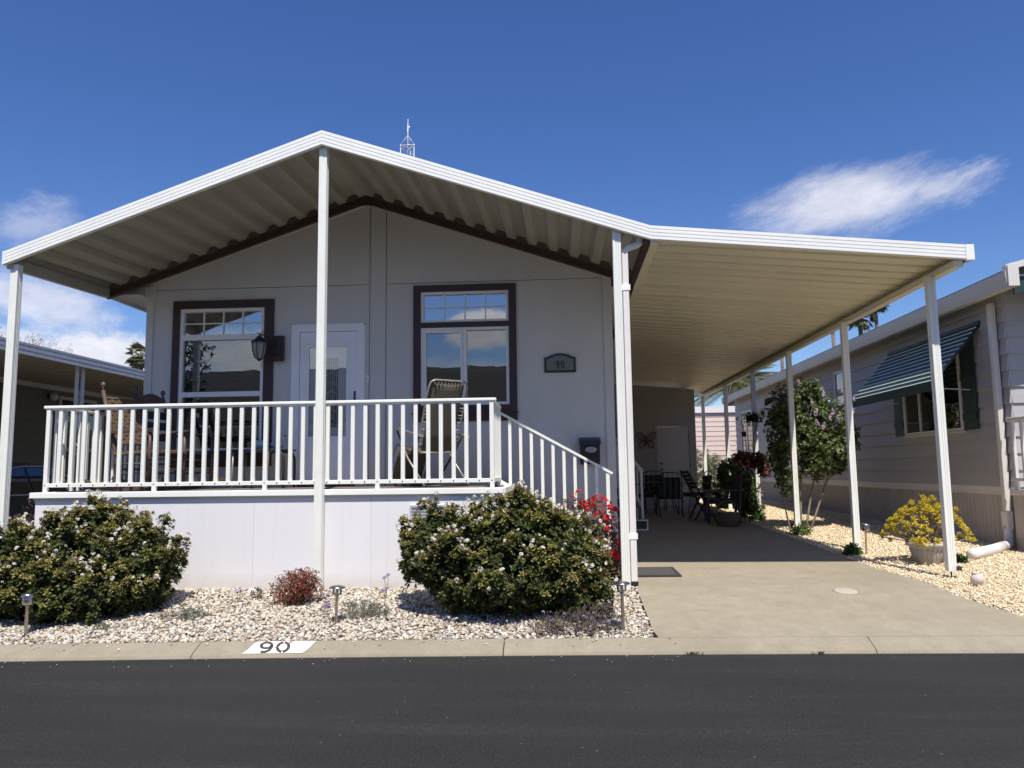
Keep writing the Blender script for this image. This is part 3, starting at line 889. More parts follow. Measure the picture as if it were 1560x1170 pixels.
# right window: transom over a two-light slider
x0, x1, z0, z1 = WRT
w2 = MB(); sash(w2, x0, x1, z0, z1, .035, HY - .012, HY + .07)
x0, x1, z0, z1 = WRS
sash(w2, x0, x1, z0, z1, .038, HY - .012, HY + .07); w2.box((-1.275, HY - .006, z0 + .038), (-1.225, HY + .065, z1 - .038))
sash(w2, x0 + .04, -1.28, z0 + .04, z1 - .04, .028, HY + .0, HY + .05)
w2 = w2.build('window', M['vinyl'], house, label='slider window under a gridded transom beside the house number')
b = MB(); x0, x1, z0, z1 = WRT[0], WRT[1], WRS[2], WRT[3]
b.box((x0 - .10, HY - .028, 2.07), (x0, HY, z1 + .09)); b.box((x1, HY - .028, 2.07), (x1 + .10, HY, z1 + .09))
b.box((x0, HY - .028, z1), (x1, HY, z1 + .09)); b.box((x0, HY - .028, WRS[3]), (x1, HY, WRT[2])); b.box((x0, HY - .028, 2.07), (x1, HY, z0))
b.box((x0 - .115, HY - .045, 2.165), (x1 + .115, HY - .028, 2.185))
b.build('window_trim', M['brown_trim'], w2)
pane(w2, WRT[0] + .035, WRT[1] - .035, WRT[2] + .035, WRT[3] - .035, HY + .03, 'glass_high')
muntins(w2, WRT[0] + .035, WRT[1] - .035, WRT[2] + .035, WRT[3] - .035, 4, 2, HY + .022)
pane(w2, WRS[0] + .068, -1.308, WRS[2] + .068, WRS[3] - .068, HY + .03); pane(w2, -1.225, WRS[1] - .038, WRS[2] + .038, WRS[3] - .038, HY + .036)
blinds(w2, WRS[0] + .05, WRS[1] - .05, 2.75, WRS[3] - .06, HY + .12, .05, .9)

# front door: casing, white storm door with a tall light, leaded door behind it
door = MB()
x0, x1, z0, z1 = DR
cw = .13
door.box((x0 - .10, HY - .030, 1.25), (x0, HY + .02, z1 + .09)); door.box((x1, HY - .030, 1.25), (x1 + .10, HY + .02, z1 + .09)); door.box((x0, HY - .030, z1), (x1, HY + .02, z1 + .09))
door.box((x0 - .115, HY - .022, 1.25), (x0 - .1, HY, z1 + .105)); door.box((x1 + .1, HY - .022, 1.25), (x1 + .115, HY, z1 + .105)); door.box((x0 - .115, HY - .022, z1 + .09), (x1 + .115, HY, z1 + .105))
door = door.build('door_casing', M['door_white'], house)
b = MB()
gx0, gx1, gz0, gz1 = -3.345, -2.835, 1.90, 3.10
b.box((x0 + .006, HY - .012, 1.27), (gx0 - .05, HY + .03, z1 - .006)); b.box((gx1 + .05, HY - .012, 1.27), (x1 - .006, HY + .03, z1 - .006))
b.box((gx0 - .05, HY - .012, gz1 + .05), (gx1 + .05, HY + .03, z1 - .006)); b.box((gx0 - .05, HY - .012, 1.27), (gx1 + .05, HY + .03, gz0 - .05))
sash(b, gx0 - .05, gx1 + .05, gz0 - .05, gz1 + .05, .022, HY - .024, HY + .02)
sash(b, gx0 - .028, gx1 + .028, gz0 - .028, gz1 + .028, .03, HY - .006, HY + .02)
for za, zb_ in ((1.36, 1.55), (1.60, 1.80)):
    sash(b, gx0, gx1, za, zb_, .012, HY - .018, HY)
b.build('storm_door', M['door_white'], door)
MB().box((gx0, HY + .008, gz0), (gx1, HY + .013, gz1)).build('door_pane', M['glass_dim'], door)
b = MB(); b.box((x0 + .01, HY + .045, 1.27), (x1 - .01, HY + .10, z1 - .01)); b.build('inner_door', M['door_inner'], door)
b = MB(); b.box((-3.145, HY + .036, 2.02), (-2.96, HY + .0445, 2.95)); b.build('leaded_light', M['lace'], door)
b = MB()
for i in range(6):
    x = -3.135 + i * .033; b.tube([(x, HY + .033, 2.03), (x + .012 * math.sin(i), HY + .033, 2.5), (x, HY + .033, 2.94)], .0035, 5)
for k in range(7):
    z = 2.1 + k * .12; b.tube([(-3.14, HY + .032, z), (-3.05, HY + .032, z + .05), (-2.965, HY + .032, z)], .003, 5)
b.build('leading', M['vinyl'], door)
b = MB(); b.box((-2.725, HY - .04, 2.36), (-2.702, HY - .012, 2.49)); b.tube([(-2.713, HY - .03, 2.38), (-2.713, HY - .062, 2.36), (-2.713, HY - .062, 2.28), (-2.713, HY - .03, 2.26)], .008, 6); b.build('door_handle', M['dark_bronze'], door)
MB().box((x0, HY - .04, 1.246), (x1, HY + .1, 1.268)).build('threshold', M['dark_bronze'], door)
bell = thing('doorbell', 'small doorbell button on the grey wall right of the front door', 'doorbell', (-2.545, HY, 2.65))
MB().cbox((-2.56, HY - .02, 2.61), (-2.53, HY, 2.70)).build('bell_plate', M['vinyl'], bell); MB().lathe([(.006, 0), (.006, .006)], (-2.545, HY - .022, 2.66), 8, 'y').build('button', M['dark_bronze'], bell)
out = thing('outlet_box', 'small white outlet cover low on the grey wall right of the front door', 'outlet', (-2.22, HY, 1.47))
b = MB(); b.lathe([(.055, 0), (.055, .02), (.045, .035)], (-2.22, HY - .035, 1.50), 12, 'y'); b.build('outlet_cover', M['trim_grey'], out)

# wall lantern
lan = thing('wall_lantern', 'black glass lantern on a brown mounting block beside the tall window', 'wall lamp', (-3.765, HY, 3.08))
MB().cbox((-3.86, HY - .075, 2.91), (-3.67, HY - .029, 3.25), .006).build('mounting_block', M['brown_trim'], lan)
MB().cbox((-3.82, HY - .10, 2.98), (-3.71, HY - .0752, 3.19), .008).build('back_plate', M['black_iron'], lan)
lx, ly = -3.925, HY - .26
b = MB(); b.tube([(-3.765, HY - .10, 3.10), (-3.79, HY - .17, 3.17), (-3.86, HY - .23, 3.235), (lx, ly, 3.235), (lx, ly, 3.20)], .011, 8)
b.tube([(lx - .04, ly, 3.275), (lx - .02, ly, 3.255), (lx, ly, 3.25), (lx + .02, ly, 3.255), (lx + .045, ly, 3.28)], .006, 6); b.tube([(lx, ly, 3.20), (lx, ly, 3.255)], .008, 6)
b.build('arm', M['black_iron'], lan)
MB().lathe([(.012, .225), (.03, .21), (.05, .19), (.062, .165), (.105, .145), (.112, .135), (.105, .13)], (lx, ly, 3.0), 16).build('cap', M['black_iron'], lan)
MB().lathe([(.092, .129), (.088, .08), (.076, 0), (.055, -.065), (.03, -.09)], (lx, ly, 3.0), 16).build('lamp_glass', M['lamp_glass'], lan)
b = MB()
for k in range(6):
    a = 2 * math.pi * (k + .5) / 6; c, s = math.cos(a), math.sin(a)
    b.tube([(lx + c * .097, ly + s * .097, 3.13), (lx + c * .092, ly + s * .092, 3.07), (lx + c * .08, ly + s * .08, 2.99), (lx + c * .055, ly + s * .055, 2.925), (lx, ly, 2.895)], .0055, 5)
b.lathe([(.035, .0), (.03, -.012), (.01, -.03)], (lx, ly, 2.915), 10)
b.build('cage', M['black_iron'], lan)

# number plaque with arched top
pl = thing('house_number_plaque', 'arched dark framed plaque with the number 90 on the grey wall', 'house number', (0, HY, 2.8))
def arch(x0, x1, z0, zs, rise, n=14):
    pts = [(x0, z0), (x1, z0), (x1, zs)]
    ia, ib = x1 - .035, x0 + .035
    for i in range(n + 1):
        t = i / n; pts.append((ia + (ib - ia) * t, zs + rise * math.sin(math.pi * t) ** .8))
    return pts + [(x0, zs)]
b = MB(); b.prism(arch(-.205, .205, 2.685, 2.885, .05), 'y', HY - .020, HY); b.build('plaque_frame', M['black_iron'], pl)
b = MB(); b.prism(arch(-.178, .178, 2.712, 2.862, .045), 'y', HY - .026, HY - .0195); b.build('plaque_face', M['plaque_face'], pl)
for x, kind in ((-.055, 9), (.012, 0)):
    b = MB(); w = .013
    if kind == 9: q = stroke(ell(.022, .072, .018, .024, 0, 360, 16)[:-1], w, True) + stroke([(.040, .072), (.040, .028), (.034, .010), (.022, .004), (.008, .010)], w)
    else: q = stroke(ell(.022, .05, .019, .046, 0, 360, 18)[:-1], w, True)
    for i, qq in enumerate(q):
        e = .0002 * (i % 2)
        b.prism([(x + u, 2.735 + v) for u, v in qq], 'y', HY - .031 - e, HY - .0255)
    b.build('digit', M['black_iron'], pl)

mbx = thing('wall_mailbox', 'black wall mailbox with an oval emblem behind the stair rail', 'mailbox', (.36, HY, 1.65))
b = MB(); b.prism([(HY, 1.49), (HY - .095, 1.49), (HY - .115, 1.75), (HY - .115, 1.77), (HY, 1.77)], 'x', .235, .485); b.build('box', M['mailbox'], mbx)
b = MB(); b.prism([(HY, 1.772), (HY - .12, 1.772), (HY - .14, 1.735), (HY - .147, 1.737), (HY - .128, 1.79), (HY, 1.832)], 'x', .222, .498); b.build('lid', M['mailbox'], mbx)
b = MB(); b.lathe([(1, 0), (1, .006), (.9, .010)], (0, 0, 0), 24, 'y'); b.v = [(.37 + x * .072, HY - .1165 - (y * .9) + (0.02 * 0), 1.672 + z * .037) for x, y, z in b.v]; b.build('emblem', M['emblem'], mbx)
b = MB()
for k, (zz, ww) in enumerate(((1.687, .040), (1.672, .052), (1.657, .036))): b.box((.37 - ww, HY - .1285, zz - .003), (.37 + ww, HY - .1245, zz + .003))
b.build('emblem_print', M['plaque_face'], mbx)

# ------------------------------------------------------------------ awning: gabled porch cover + carport wing
awn = thing('awning', 'white aluminium awning with gabled porch cover and long carport wing on slim posts', 'awning', (-.9, 7.9, .3))
FY = 7.85
P = [(-6.029, 3.865, .148), (XC, 5.099, .162), (.962, 3.924, .148), (4.165, 3.613, .150)]
def fascia_seg(a, b_):
    prof = []
    n = 4
    for k in range(n):
        t0, t1 = k / n, (k + 1) / n
        prof += [(0, t0 + .012), (0, t1 - .035), (.009, t1 - .028), (.009, t1 - .004)]
    ring = lambda p: [(p[0], FY + y, p[1] - t * p[2]) for y, t in [(.012, 0.0)] + prof + [(.012, 1.0), (.045, 1.0), (.045, .97), (.02, .95), (.02, .05), (.045, .03), (.045, 0)]]
    MB().strip(None, [ring(a), ring(b_)]).build('fascia', M['white_alu'], awn)
for i in range(3): 
    a, b_ = P[i], P[i + 1]
    if i == 2: b_ = (4.085, P[3][1] + .1 * .08, .150)
    fascia_seg(a, b_)
b = MB(); a = (4.087, P[3][1] + .0078, .150)
b.box((4.087, FY - .003, 3.463), (4.168, FY + .05, 3.620)); b.build('fascia_end_cap', M['white_alu'], awn)
b = MB(); b.box((-6.036, FY - .003, 3.715), (-6.026, FY + .05, 3.868)); b.build('fascia_end_cap', M['white_alu'], awn)

def pan_profile(p, h=.020):
    return [(0.0, 0), (.002, .003), (.58 * p, .0), (.62 * p, h), (.90 * p, h), (.94 * p, .0), (1.015 * p, .001)]
# gable pans: run from the fascia back to the brown rake boards, climbing a little
pitch = .268
pme = {}
for s in (-1, 1):
    pr = [(0, 0), (.34 * pitch, 0), (.48 * pitch, .066), (.84 * pitch, .066), (.99 * pitch, 0), (1.03 * pitch, .0045)]
    ring = []
    def sec(y, dz):
        lo = [(s * u, y, -.338 * u + v + dz) for u, v in pr]; hi = [(s * u, y, -.338 * u + v + dz + .004) for u, v in reversed(pr)]
        return lo + hi
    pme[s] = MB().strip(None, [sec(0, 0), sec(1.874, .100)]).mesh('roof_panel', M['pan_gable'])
    for k in range(13):
        u = k * pitch
        inst(pme[s], 'roof_panel', awn, (XC + s * u, 7.876, 4.962 - .338 * u))
# left eave beam and valley beam
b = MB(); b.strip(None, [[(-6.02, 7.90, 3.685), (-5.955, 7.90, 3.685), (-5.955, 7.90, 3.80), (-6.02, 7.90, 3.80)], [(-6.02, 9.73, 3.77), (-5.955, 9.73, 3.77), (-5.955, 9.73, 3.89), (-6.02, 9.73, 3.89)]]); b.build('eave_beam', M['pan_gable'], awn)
MB().box((.962, 7.90, 3.735), (1.05, 22.6, 3.84)).build('valley_gutter', M['pan'], awn)
MB().box((.905, 7.90, 3.745), (.955, 9.735, 3.83)).build('valley_board', M['brown_trim'], awn)
# carport pans: run across from the valley to the outer beam
pr = pan_profile(.28)
def seccp(x, z):
    lo = [(x, u, z + v) for u, v in pr]; hi = [(x, u, z + v + .004) for u, v in reversed(pr)]
    return lo + hi
cpm = MB().strip(None, [seccp(0, 0), seccp(3.08, -.27)]).mesh('roof_panel', M['pan'])
for k in range(52):
    inst(cpm, 'roof_panel', awn, (1.04, 7.872 + k * .28, 3.79))
b = MB(); b.prism([(3.985, 3.405), (4.075, 3.405), (4.075, 3.555), (4.145, 3.555), (4.145, 3.562), (4.068, 3.562), (4.068, 3.47), (3.985, 3.47)], 'y', 7.90, 22.55); b.build('outer_beam', M['pan'], awn)
b = MB(); b.prism([(4.125, 3.56), (4.15, 3.56), (4.15, 3.46), (4.08, 3.43), (4.08, 3.442), (4.125, 3.47)], 'y', 7.90, 22.55); b.build('eave_gutter', M['post_alu'], awn)
# posts: grooved square tube
def post(x, y, z0, z1, w=.085):
    h = w / 2; g_ = .006
    poly = []
    def side(p, q, nrm):
        d = ((q[0] - p[0]), (q[1] - p[1]))
        for t, dp in ((.02, 0), (.30, 0), (.33, g_), (.42, g_), (.45, 0), (.55, 0), (.58, g_), (.67, g_), (.70, 0), (.98, 0)):
            poly.append((p[0] + d[0] * t - nrm[0] * dp, p[1] + d[1] * t - nrm[1] * dp))
    side((-h, -h), (h, -h), (0, -1)); side((h, -h), (h, h), (1, 0)); side((h, h), (-h, h), (0, 1)); side((-h, h), (-h, -h), (-1, 0))
    me_key = round(z1 - z0, 3)
    b = MB(); b.prism([(x + u, y + v) for u, v in poly], 'z', z0, z1)
    return b.build('post', M['post_alu'], awn)
post(-5.94, 7.955, Gf(-5.94, 7.95) - .02, 3.735); post(-2.517, 7.955, .17, 4.945); post(.615, 7.955, .205, 3.90)
pz = []
for Y in (8.35, 10.9, 13.55, 16.1, 18.8, 21.8):
    z0 = Gf(3.95, Y) + (.07 if Y < 9 else -.02)
    p_ = post(3.95, Y, z0, 3.41, .082)
    if Y < 9:
        b = MB(); b.tube([(3.95, Y, Gf(3.95, Y) - .03), (3.95, Y, z0 + .02)], .009, 6); b.box((3.985, Y - .06, z0 + .01), (4.03, Y - .02, z0 + .05)); b.build('post_foot', M['dark_bronze'], p_)
# downspout at the right gable post
b = MB(); dy = 7.985
b.tube([(.865, dy, 3.815), (.86, dy, 3.775), (.83, dy, 3.757), (.735, dy, 3.725), (.705, dy, 3.70), (.70, dy, 3.66)], .034, 10); b.tube([(.865, dy, 3.80), (.865, dy, 3.84)], .04, 10)
ds = b.build('downspout', M['pvc'], awn)
b = MB(); b.cbox((.668, dy - .03, .30), (.732, dy + .03, 3.67), .006); b.build('downspout_pipe', M['pvc'], ds)
for zs in (3.27, .72): MB().box((.655, dy - .036, zs), (.745, dy - .026, zs + .06)).build('strap', M['vinyl'], ds)
b = MB(); b.box((.672, dy - .034, .265), (.738, dy + .034, .30)); b.build('spout_end', M['black_iron'], ds)

# ------------------------------------------------------------------ deck, railing, steps
deck = thing('porch_deck', 'raised porch deck with white vertical skirting panels and white edge boards', 'porch', (-3.15, 8.05, .22))
DX0, DX1, DT = -5.70, -.590, 1.245
for i in range(12):
    y0 = 8.10 + i * .1615
    MB().box((DX0 + .06, y0, DT - .03), (DX1 - .06, min(y0 + .1575, 10.03), DT - .005)).build('floor_board', M['floor_wood'], deck)
MB().box((DX0 + .1, 8.2, DT - .13), (DX1 - .1, 10.03, DT - .032)).build('joist_frame', M['room'], deck)
b = MB(); b.cbox((DX0, 8.015, DT - .058), (DX1, 8.075, DT + .004), .006); b.build('edge_board', M['white_alu'], deck)
b = MB(); b.cbox((DX1 - .055, 8.077, DT - .058), (DX1, 10.03, DT + .004), .006); b.build('edge_board', M['white_alu'], deck)
b = MB(); b.cbox((DX0, 8.077, DT - .058), (DX0 + .055, 10.03, DT + .004), .006); b.build('edge_board', M['white_alu'], deck)
MB().box((DX0 + .03, 8.045, DT - .075), (DX1 - .03, 8.06, DT - .059)).build('drip_strip', M['trim_grey'], deck)
xs_ = [DX0 + .045, -4.47, -3.25, -1.995, -.645]
for xa, xb in zip(xs_[:-1], xs_[1:]):
    b = MB(); b.box((xa + .001, 8.060, .12), (xb - .001, 8.075, DT - .076))
    b.build('skirt_panel', M['deck_skirt'], deck)
MB().box((-.66, 8.078, .12), (-.645, 10.03, DT - .06)).build('skirt_panel', M['deck_skirt'], deck); MB().box((DX0 + .045, 8.078, .12), (DX0 + .06, 10.03, DT - .06)).build('skirt_panel', M['deck_skirt'], deck)
MB().box((xs_[0] + .02, 8.0755, .12), (xs_[-1] - .03, 8.085, DT - .08)).build('skirt_backing', M['deck_skirt'], deck)
vt = thing('skirt_vent', 'grey louvred vent on the white skirting behind the big hawthorn bush', 'vent', (-1.5, 8.06, 1.0))
b = MB(); sash(b, -1.585, -1.18, .885, 1.075, .02, 8.035, 8.0595); b.build('vent_frame', M['galv'], vt)
for k in range(5):
    MB().bar((-1.565, 8.05, .915 + k * .033), (-1.20, 8.05, .915 + k * .033), .022, .004, up=(0, .7, .7)).build('slat', M['galv'], vt)

rail = thing('porch_railing', 'white railing with square balusters round the raised porch deck', 'railing', (-3.15, 8.06, DT))
RY = 8.065
bal = MB().cbox((-.021, -.015, 0), (.021, .015, .80), .003).mesh('baluster', M['rail_paint'])
b = MB(); b.cbox((-5.60, RY - .034, 2.150), (-.675, RY + .030, 2.182), .006); b.box((-5.58, RY - .018, 2.135), (-.70, RY + .018, 2.150)); b.build('top_rail', M['rail_paint'], rail)
MB().cbox((-5.575, RY - .020, 1.303), (-.70, RY + .020, 1.345), .003).build('bottom_rail', M['rail_paint'], rail)
posts_x = [-5.550, -4.36, -3.15, -1.94, -.725]
nb = 36
for i in range(nb + 1):
    x = -5.550 + i * (4.825 / nb)
    if i % 9 == 0:
        b = MB(); b.cbox((x - .022, RY - .0225, DT + .004), (x + .022, RY + .018, 2.136), .003); b.build('rail_post', M['rail_paint'], rail)
    else:
        inst(bal, 'baluster', rail, (x, RY, 1.338))
bolt = MB().lathe([(.007, 0), (.007, .004)], (0, 0, 0), 6, 'y').mesh('screw', M['dark_bronze'])
for i in range(nb + 1):
    inst(bolt, 'screw', rail, (-5.550 + i * (4.825 / nb), RY - .0245, 1.324))
sbal = MB().cbox((-.015, -.021, 0), (.015, .021, .80), .003).mesh('baluster', M['rail_paint'])
for X, ye, nB in ((-.735, 9.12, 8), (-5.555, 10.0, 14)):
    MB().cbox((X - .03, RY + .032, 2.150), (X + .03, ye, 2.182), .006).build('top_rail', M['rail_paint'], rail)
    MB().cbox((X - .018, RY + .022, 1.303), (X + .018, ye, 1.345), .003).build('bottom_rail', M['rail_paint'], rail)
    for k in range(1, nB):
        inst(sbal, 'baluster', rail, (X, RY + k * (ye - RY) / nB, 1.345))
    MB().cbox((X - .02, ye - .03, DT), (X + .02, ye + .012, 2.149), .003).build('rail_post', M['rail_paint'], rail)

steps = thing('porch_steps', 'wooden steps going down from the porch deck behind the hawthorn bush', 'steps', (0, 9.6, .25))
for k in range(4):
    zt = DT - .195 * (k + 1)
    MB().cbox((DX1 + .005 + k * .28, 9.17, zt - .04), (DX1 + .30 + k * .28, 10.02, zt), .005).build('tread', M['floor_wood'], steps)
    MB().box((DX1 + .012 + k * .28, 9.19, zt - .155), (DX1 + .026 + k * .28, 10.0, zt - .042)).build('riser', M['deck_skirt'], steps)
for y in (9.175, 10.005):
    b = MB(); b.prism([(DX1 + .003, DT - .25), (DX1 + .003, .30), (DX1 + .3, .27), (DX1 + 1.12, .27), (DX1 + 1.12, DT - .85)], 'y', y, y + .02); b.build('stringer', M['deck_skirt'], steps)
sr = thing('stair_railing', 'white sloping handrail with balusters beside the porch steps', 'railing', (-.1, 9.15, .8))
SX0, SX1 = -.765, .585
def sz_(x): return 2.135 - .5585 * (x + .76)
b = MB(); b.bar((SX0 + .01, 9.15, sz_(SX0 + .01) - .012), (SX1, 9.15, sz_(SX1) - .012), .062, .028); b.build('top_rail', M['rail_paint'], sr)
b = MB(); b.bar((SX0 + .015, 9.15, sz_(SX0) - .83), (SX1 - .02, 9.15, sz_(SX1 - .02) - .83), .04, .042); b.build('bottom_rail', M['rail_paint'], sr)
bl2 = MB().prism([(-.018, 0), (.018, -.0201), (.018, .795 - .0201), (-.018, .795)], 'y', -.014, .014).mesh('baluster', M['rail_paint'])
for i in range(11):
    x = -.735 + i * .1265
    if i in (0, 10):
        b = MB(); b.prism([(x - .021, sz_(x) - .87 - (.1 if i else 0)), (x + .021, sz_(x) - .87 - (.1 if i else 0)), (x + .021, sz_(x) - .038), (x - .021, sz_(x) - .015)], 'y', 9.13, 9.17); b.build('rail_post', M['rail_paint'], sr)
    else:
        inst(bl2, 'baluster', sr, (x, 9.15, sz_(x) - .811))

# ------------------------------------------------------------------ porch furniture (local frames: a chair faces +X)
def rocker(label, loc, rz, wood, seatmat, backmat, crest):
    t = thing('rocking_chair', label, 'rocking chair', loc, rz, None)
    t['group'] = 'rocking chairs side by side on the porch'
    hw = .235
    def lean(z): return -.02 - .24 * max(0, z - .42) / .85 - .02 * (z - .42)
    for s in (-1, 1):
        b = MB(); b.tube([(.02, s * hw, .08), (lean(.42), s * hw, .42), (lean(.75), s * hw, .75), (lean(1.17), s * hw, 1.17)], [.019, .024, .024, .021], 8)
        b.lathe([(.008, 0), (.018, .012), (.012, .03), (.026, .055), (.03, .075), (.022, .095), (.006, .108)], (lean(1.17) - .002, s * hw, 1.165), 10)
        b.build('back_post', wood, t, True)
        b = MB(); b.tube([(.50, s * .27, .07), (.50, s * .27, .45), (.50, s * .27, .665)], [.018, .023, .017], 8); b.build('front_leg', wood, t, True)
        b = MB(); b.prism([(lean(.68) - .0, .655), (.20, .672), (.58, .69), (.60, .705), (.20, .697), (lean(.68), .685)], 'y', s * .27 - .045, s * .27 + .035); b.build('arm', wood, t, True)
        pts = [(-.52 + i * .135, s * .262, .022 + .16 * ((-.52 + i * .135 - .12) / .64) ** 2 * .8) for i in range(10)]
        b = MB()
        for p, q in zip(pts[:-1], pts[1:]): b.bar(p, q, .034, .045)
        b.build('runner', wood, t, True)
        b = MB(); b.tube([(.0, s * .25, .20), (.50, s * .268, .20)], .011, 6); b.tube([(-.01, s * .25, .31), (.50, s * .268, .31)], .011, 6); b.build('stretcher', wood, t, True)
    b = MB(); b.tube([(.50, -.27, .24), (.50, .27, .24)], .012, 6); b.tube([(.50, -.27, .36), (.50, .27, .36)], .014, 6); b.tube([(.01, -hw, .25), (.01, hw, .25)], .012, 6); b.build('stretcher', wood, t, True)
    b = MB(); b.prism([(-.04, .415), (.52, .435), (.545, .43), (.545, .46), (.50, .468), (-.03, .445)], 'y', -.265, .265); b.build('seat', seatmat, t, True)
    # woven back
    b = MB(); n = 14
    if crest:
        for i in range(3):
            z0 = .60 + i * .14; b.prism([(lean(z0) - .006, z0), (lean(z0) + .012, z0), (lean(z0 + .1) + .012, z0 + .10), (lean(z0 + .1) - .006, z0 + .10)], 'y', -hw, hw)
        b.build('back_slats', backmat, t, True)
        b = MB(); pts = [(-hw, 1.06), (hw, 1.06)] + [(hw - 2 * hw * i / 12, 1.13 + .075 * math.sin(math.pi * i / 12)) for i in range(13)]
        b.prism([(u, v) for u, v in pts], 'x', lean(1.1) - .012, lean(1.1) + .014); b.build('crest_rail', wood, t, True)
    else:
        for i in range(11):
            z = .56 + i * .047
            for j in range(8):
                y = -hw + .02 + j * (2 * hw - .04) / 8
                o = .004 * (1 if (i + j) % 2 else -1)
                z2 = z + .043
                b.prism([(lean(z) + o - .003, z), (lean(z) + o + .004, z), (lean(z2) + o + .004, z2), (lean(z2) + o - .003, z2)], 'y', y + .001, y + (2 * hw - .04) / 8 - .001)
        b.build('woven_back', backmat, t, True)
        b = MB(); b.tube([(lean(1.085), -hw, 1.085), (lean(1.085), hw, 1.085)], .013, 8); b.build('top_slat', M['cane'], t, True)
        b = MB(); b.tube([(lean(.545), -hw, .545), (lean(.545), hw, .545)], .013, 8); b.build('bottom_slat', wood, t, True)
    return t
rocker('rocking chair with tan woven back and ball finials by the deck corner', (-5.03, 8.83, DT - .004), R(-15), M['rocker_wood'], M['cane'], M['cane'], False)
rocker('darker rocking chair with arched crest rail nearest the tall window', (-4.97, 9.42, DT - .004), R(-13), M['rocker_wood'], M['rocker_black'], M['rocker_black'], True)

lg = thing('reclining_lounge_chair', 'olive brown sling lounge chair with grey tube frame behind the railing', 'lounge chair', (-1.50, 9.14, DT - .004), R(38))
hw = .255
b = MB()
corner = lambda s: [(s * hw, -.02, .40), (s * hw, -.10, .60), (s * (hw + .004), -.24, .95), (s * hw, -.325, 1.15), (s * (hw - .02), -.345, 1.205), (s * (hw - .07), -.355, 1.225)]
b.tube(corner(-1) + corner(1)[::-1], .0125, 8); b.build('back_frame', M['chair_tube'], lg, True)
def sling(x0, pts, name):
    b = MB(); n = len(pts); k = 8; vs = []; fs = []
    for (y, z) in pts:
        for i in range(k + 1):
            u = -1 + 2 * i / k; vs.append((x0 * u, y - .02 * (1 - u * u), z - .012 * (1 - u * u)))
    for (y, z) in pts:
        for i in range(k + 1):
            u = -1 + 2 * i / k; vs.append((x0 * u, y - .02 * (1 - u * u) - .004, z - .012 * (1 - u * u) - .004))
    N = n * (k + 1)
    for j in range(n - 1):
        for i in range(k):
            a = j * (k + 1) + i; fs += [(a, a + 1, a + k + 2, a + k + 1), (N + a, N + a + k + 1, N + a + k + 2, N + a + 1)]
        a = j * (k + 1); fs.append((a, a + k + 1, N + a + k + 1, N + a)); a += k; fs.append((a + k + 1, a, N + a, N + a + k + 1))
    for i in range(k):
        fs.append((i + 1, i, N + i, N + i + 1)); a = (n - 1) * (k + 1) + i; fs.append((a, a + 1, N + a + 1, N + a))
    return b.add(vs, fs, True).build(name, M['sling'], lg, True)
sling(.205, [(-.03, .43), (-.11, .62), (-.22, .90), (-.31, 1.12), (-.335, 1.19)], 'back_sling')
b = MB()
for i in range(9):
    y = -.34; a = -.195 + i * .045; b.tube([(a, -.345, 1.205), (a + .02, -.34, 1.150)], .013, 6)
b.build('head_roll', M['sling'], lg, True)
sling(.205, [(.0, .41), (.15, .405), (.32, .45), (.47, .50)], 'seat_sling')
sling(.205, [(.50, .50), (.60, .36), (.69, .20), (.74, .10)], 'leg_sling')
for s in (-1, 1):
    for i in range(12):
        z = .50 + i * .042; y = -.03 - (z - .42) * .40
        b = MB(); b.tube([(s * .205, y - .005, z + (.018 if i % 2 else 0)), (s * hw, y - .008, z)], .0035, 5); b.build('elastic_cord', M['cord'], lg, True)
b = MB()
for s in (-1, 1):
    b.tube([(s * hw, -.05, .40), (s * hw, .2, .42), (s * hw, .48, .515), (s * hw, .52, .50), (s * hw, .64, .33), (s * hw, .77, .07)], .0125, 8)
b.tube([(-hw, -.04, .40), (hw, -.04, .40)], .011, 8); b.tube([(-hw, .77, .07), (hw, .77, .07)], .011, 8)
b.build('seat_frame', M['chair_tube'], lg, True)
for s in (-1, 1):
    b = MB(); b.prism([(-.24, .60), (.10, .655), (.30, .70), (.42, .69), (.44, .675), (.30, .672), (.10, .628), (-.24, .575)], 'x', s * .31 - .028, s * .31 + .028); b.build('armrest', M['chair_tube'], lg, True)
    b = MB(); b.tube([(s * .30, .40, .67), (s * .30, .12, .34), (s * .29, -.28, .02)], .0125, 8); b.build('leg', M['chair_tube'], lg, True)
    b = MB(); b.tube([(s * .285, -.16, .60), (s * .285, .10, .36), (s * .28, .50, .02)], .0125, 8); b.build('leg', M['black_iron'], lg, True)
b = MB(); b.tube([(-.29, -.28, .018), (.29, -.28, .018)], .012, 8); b.tube([(-.28, .50, .018), (.28, .50, .018)], .012, 8); b.build('floor_bar', M['black_iron'], lg, True)
b = MB(); b.lathe([(.02, 0), (.034, .008), (.034, .03), (.02, .04)], (.34, -.10, .60), 10, 'x'); b.build('lock_knob', M['vinyl'], lg, True)

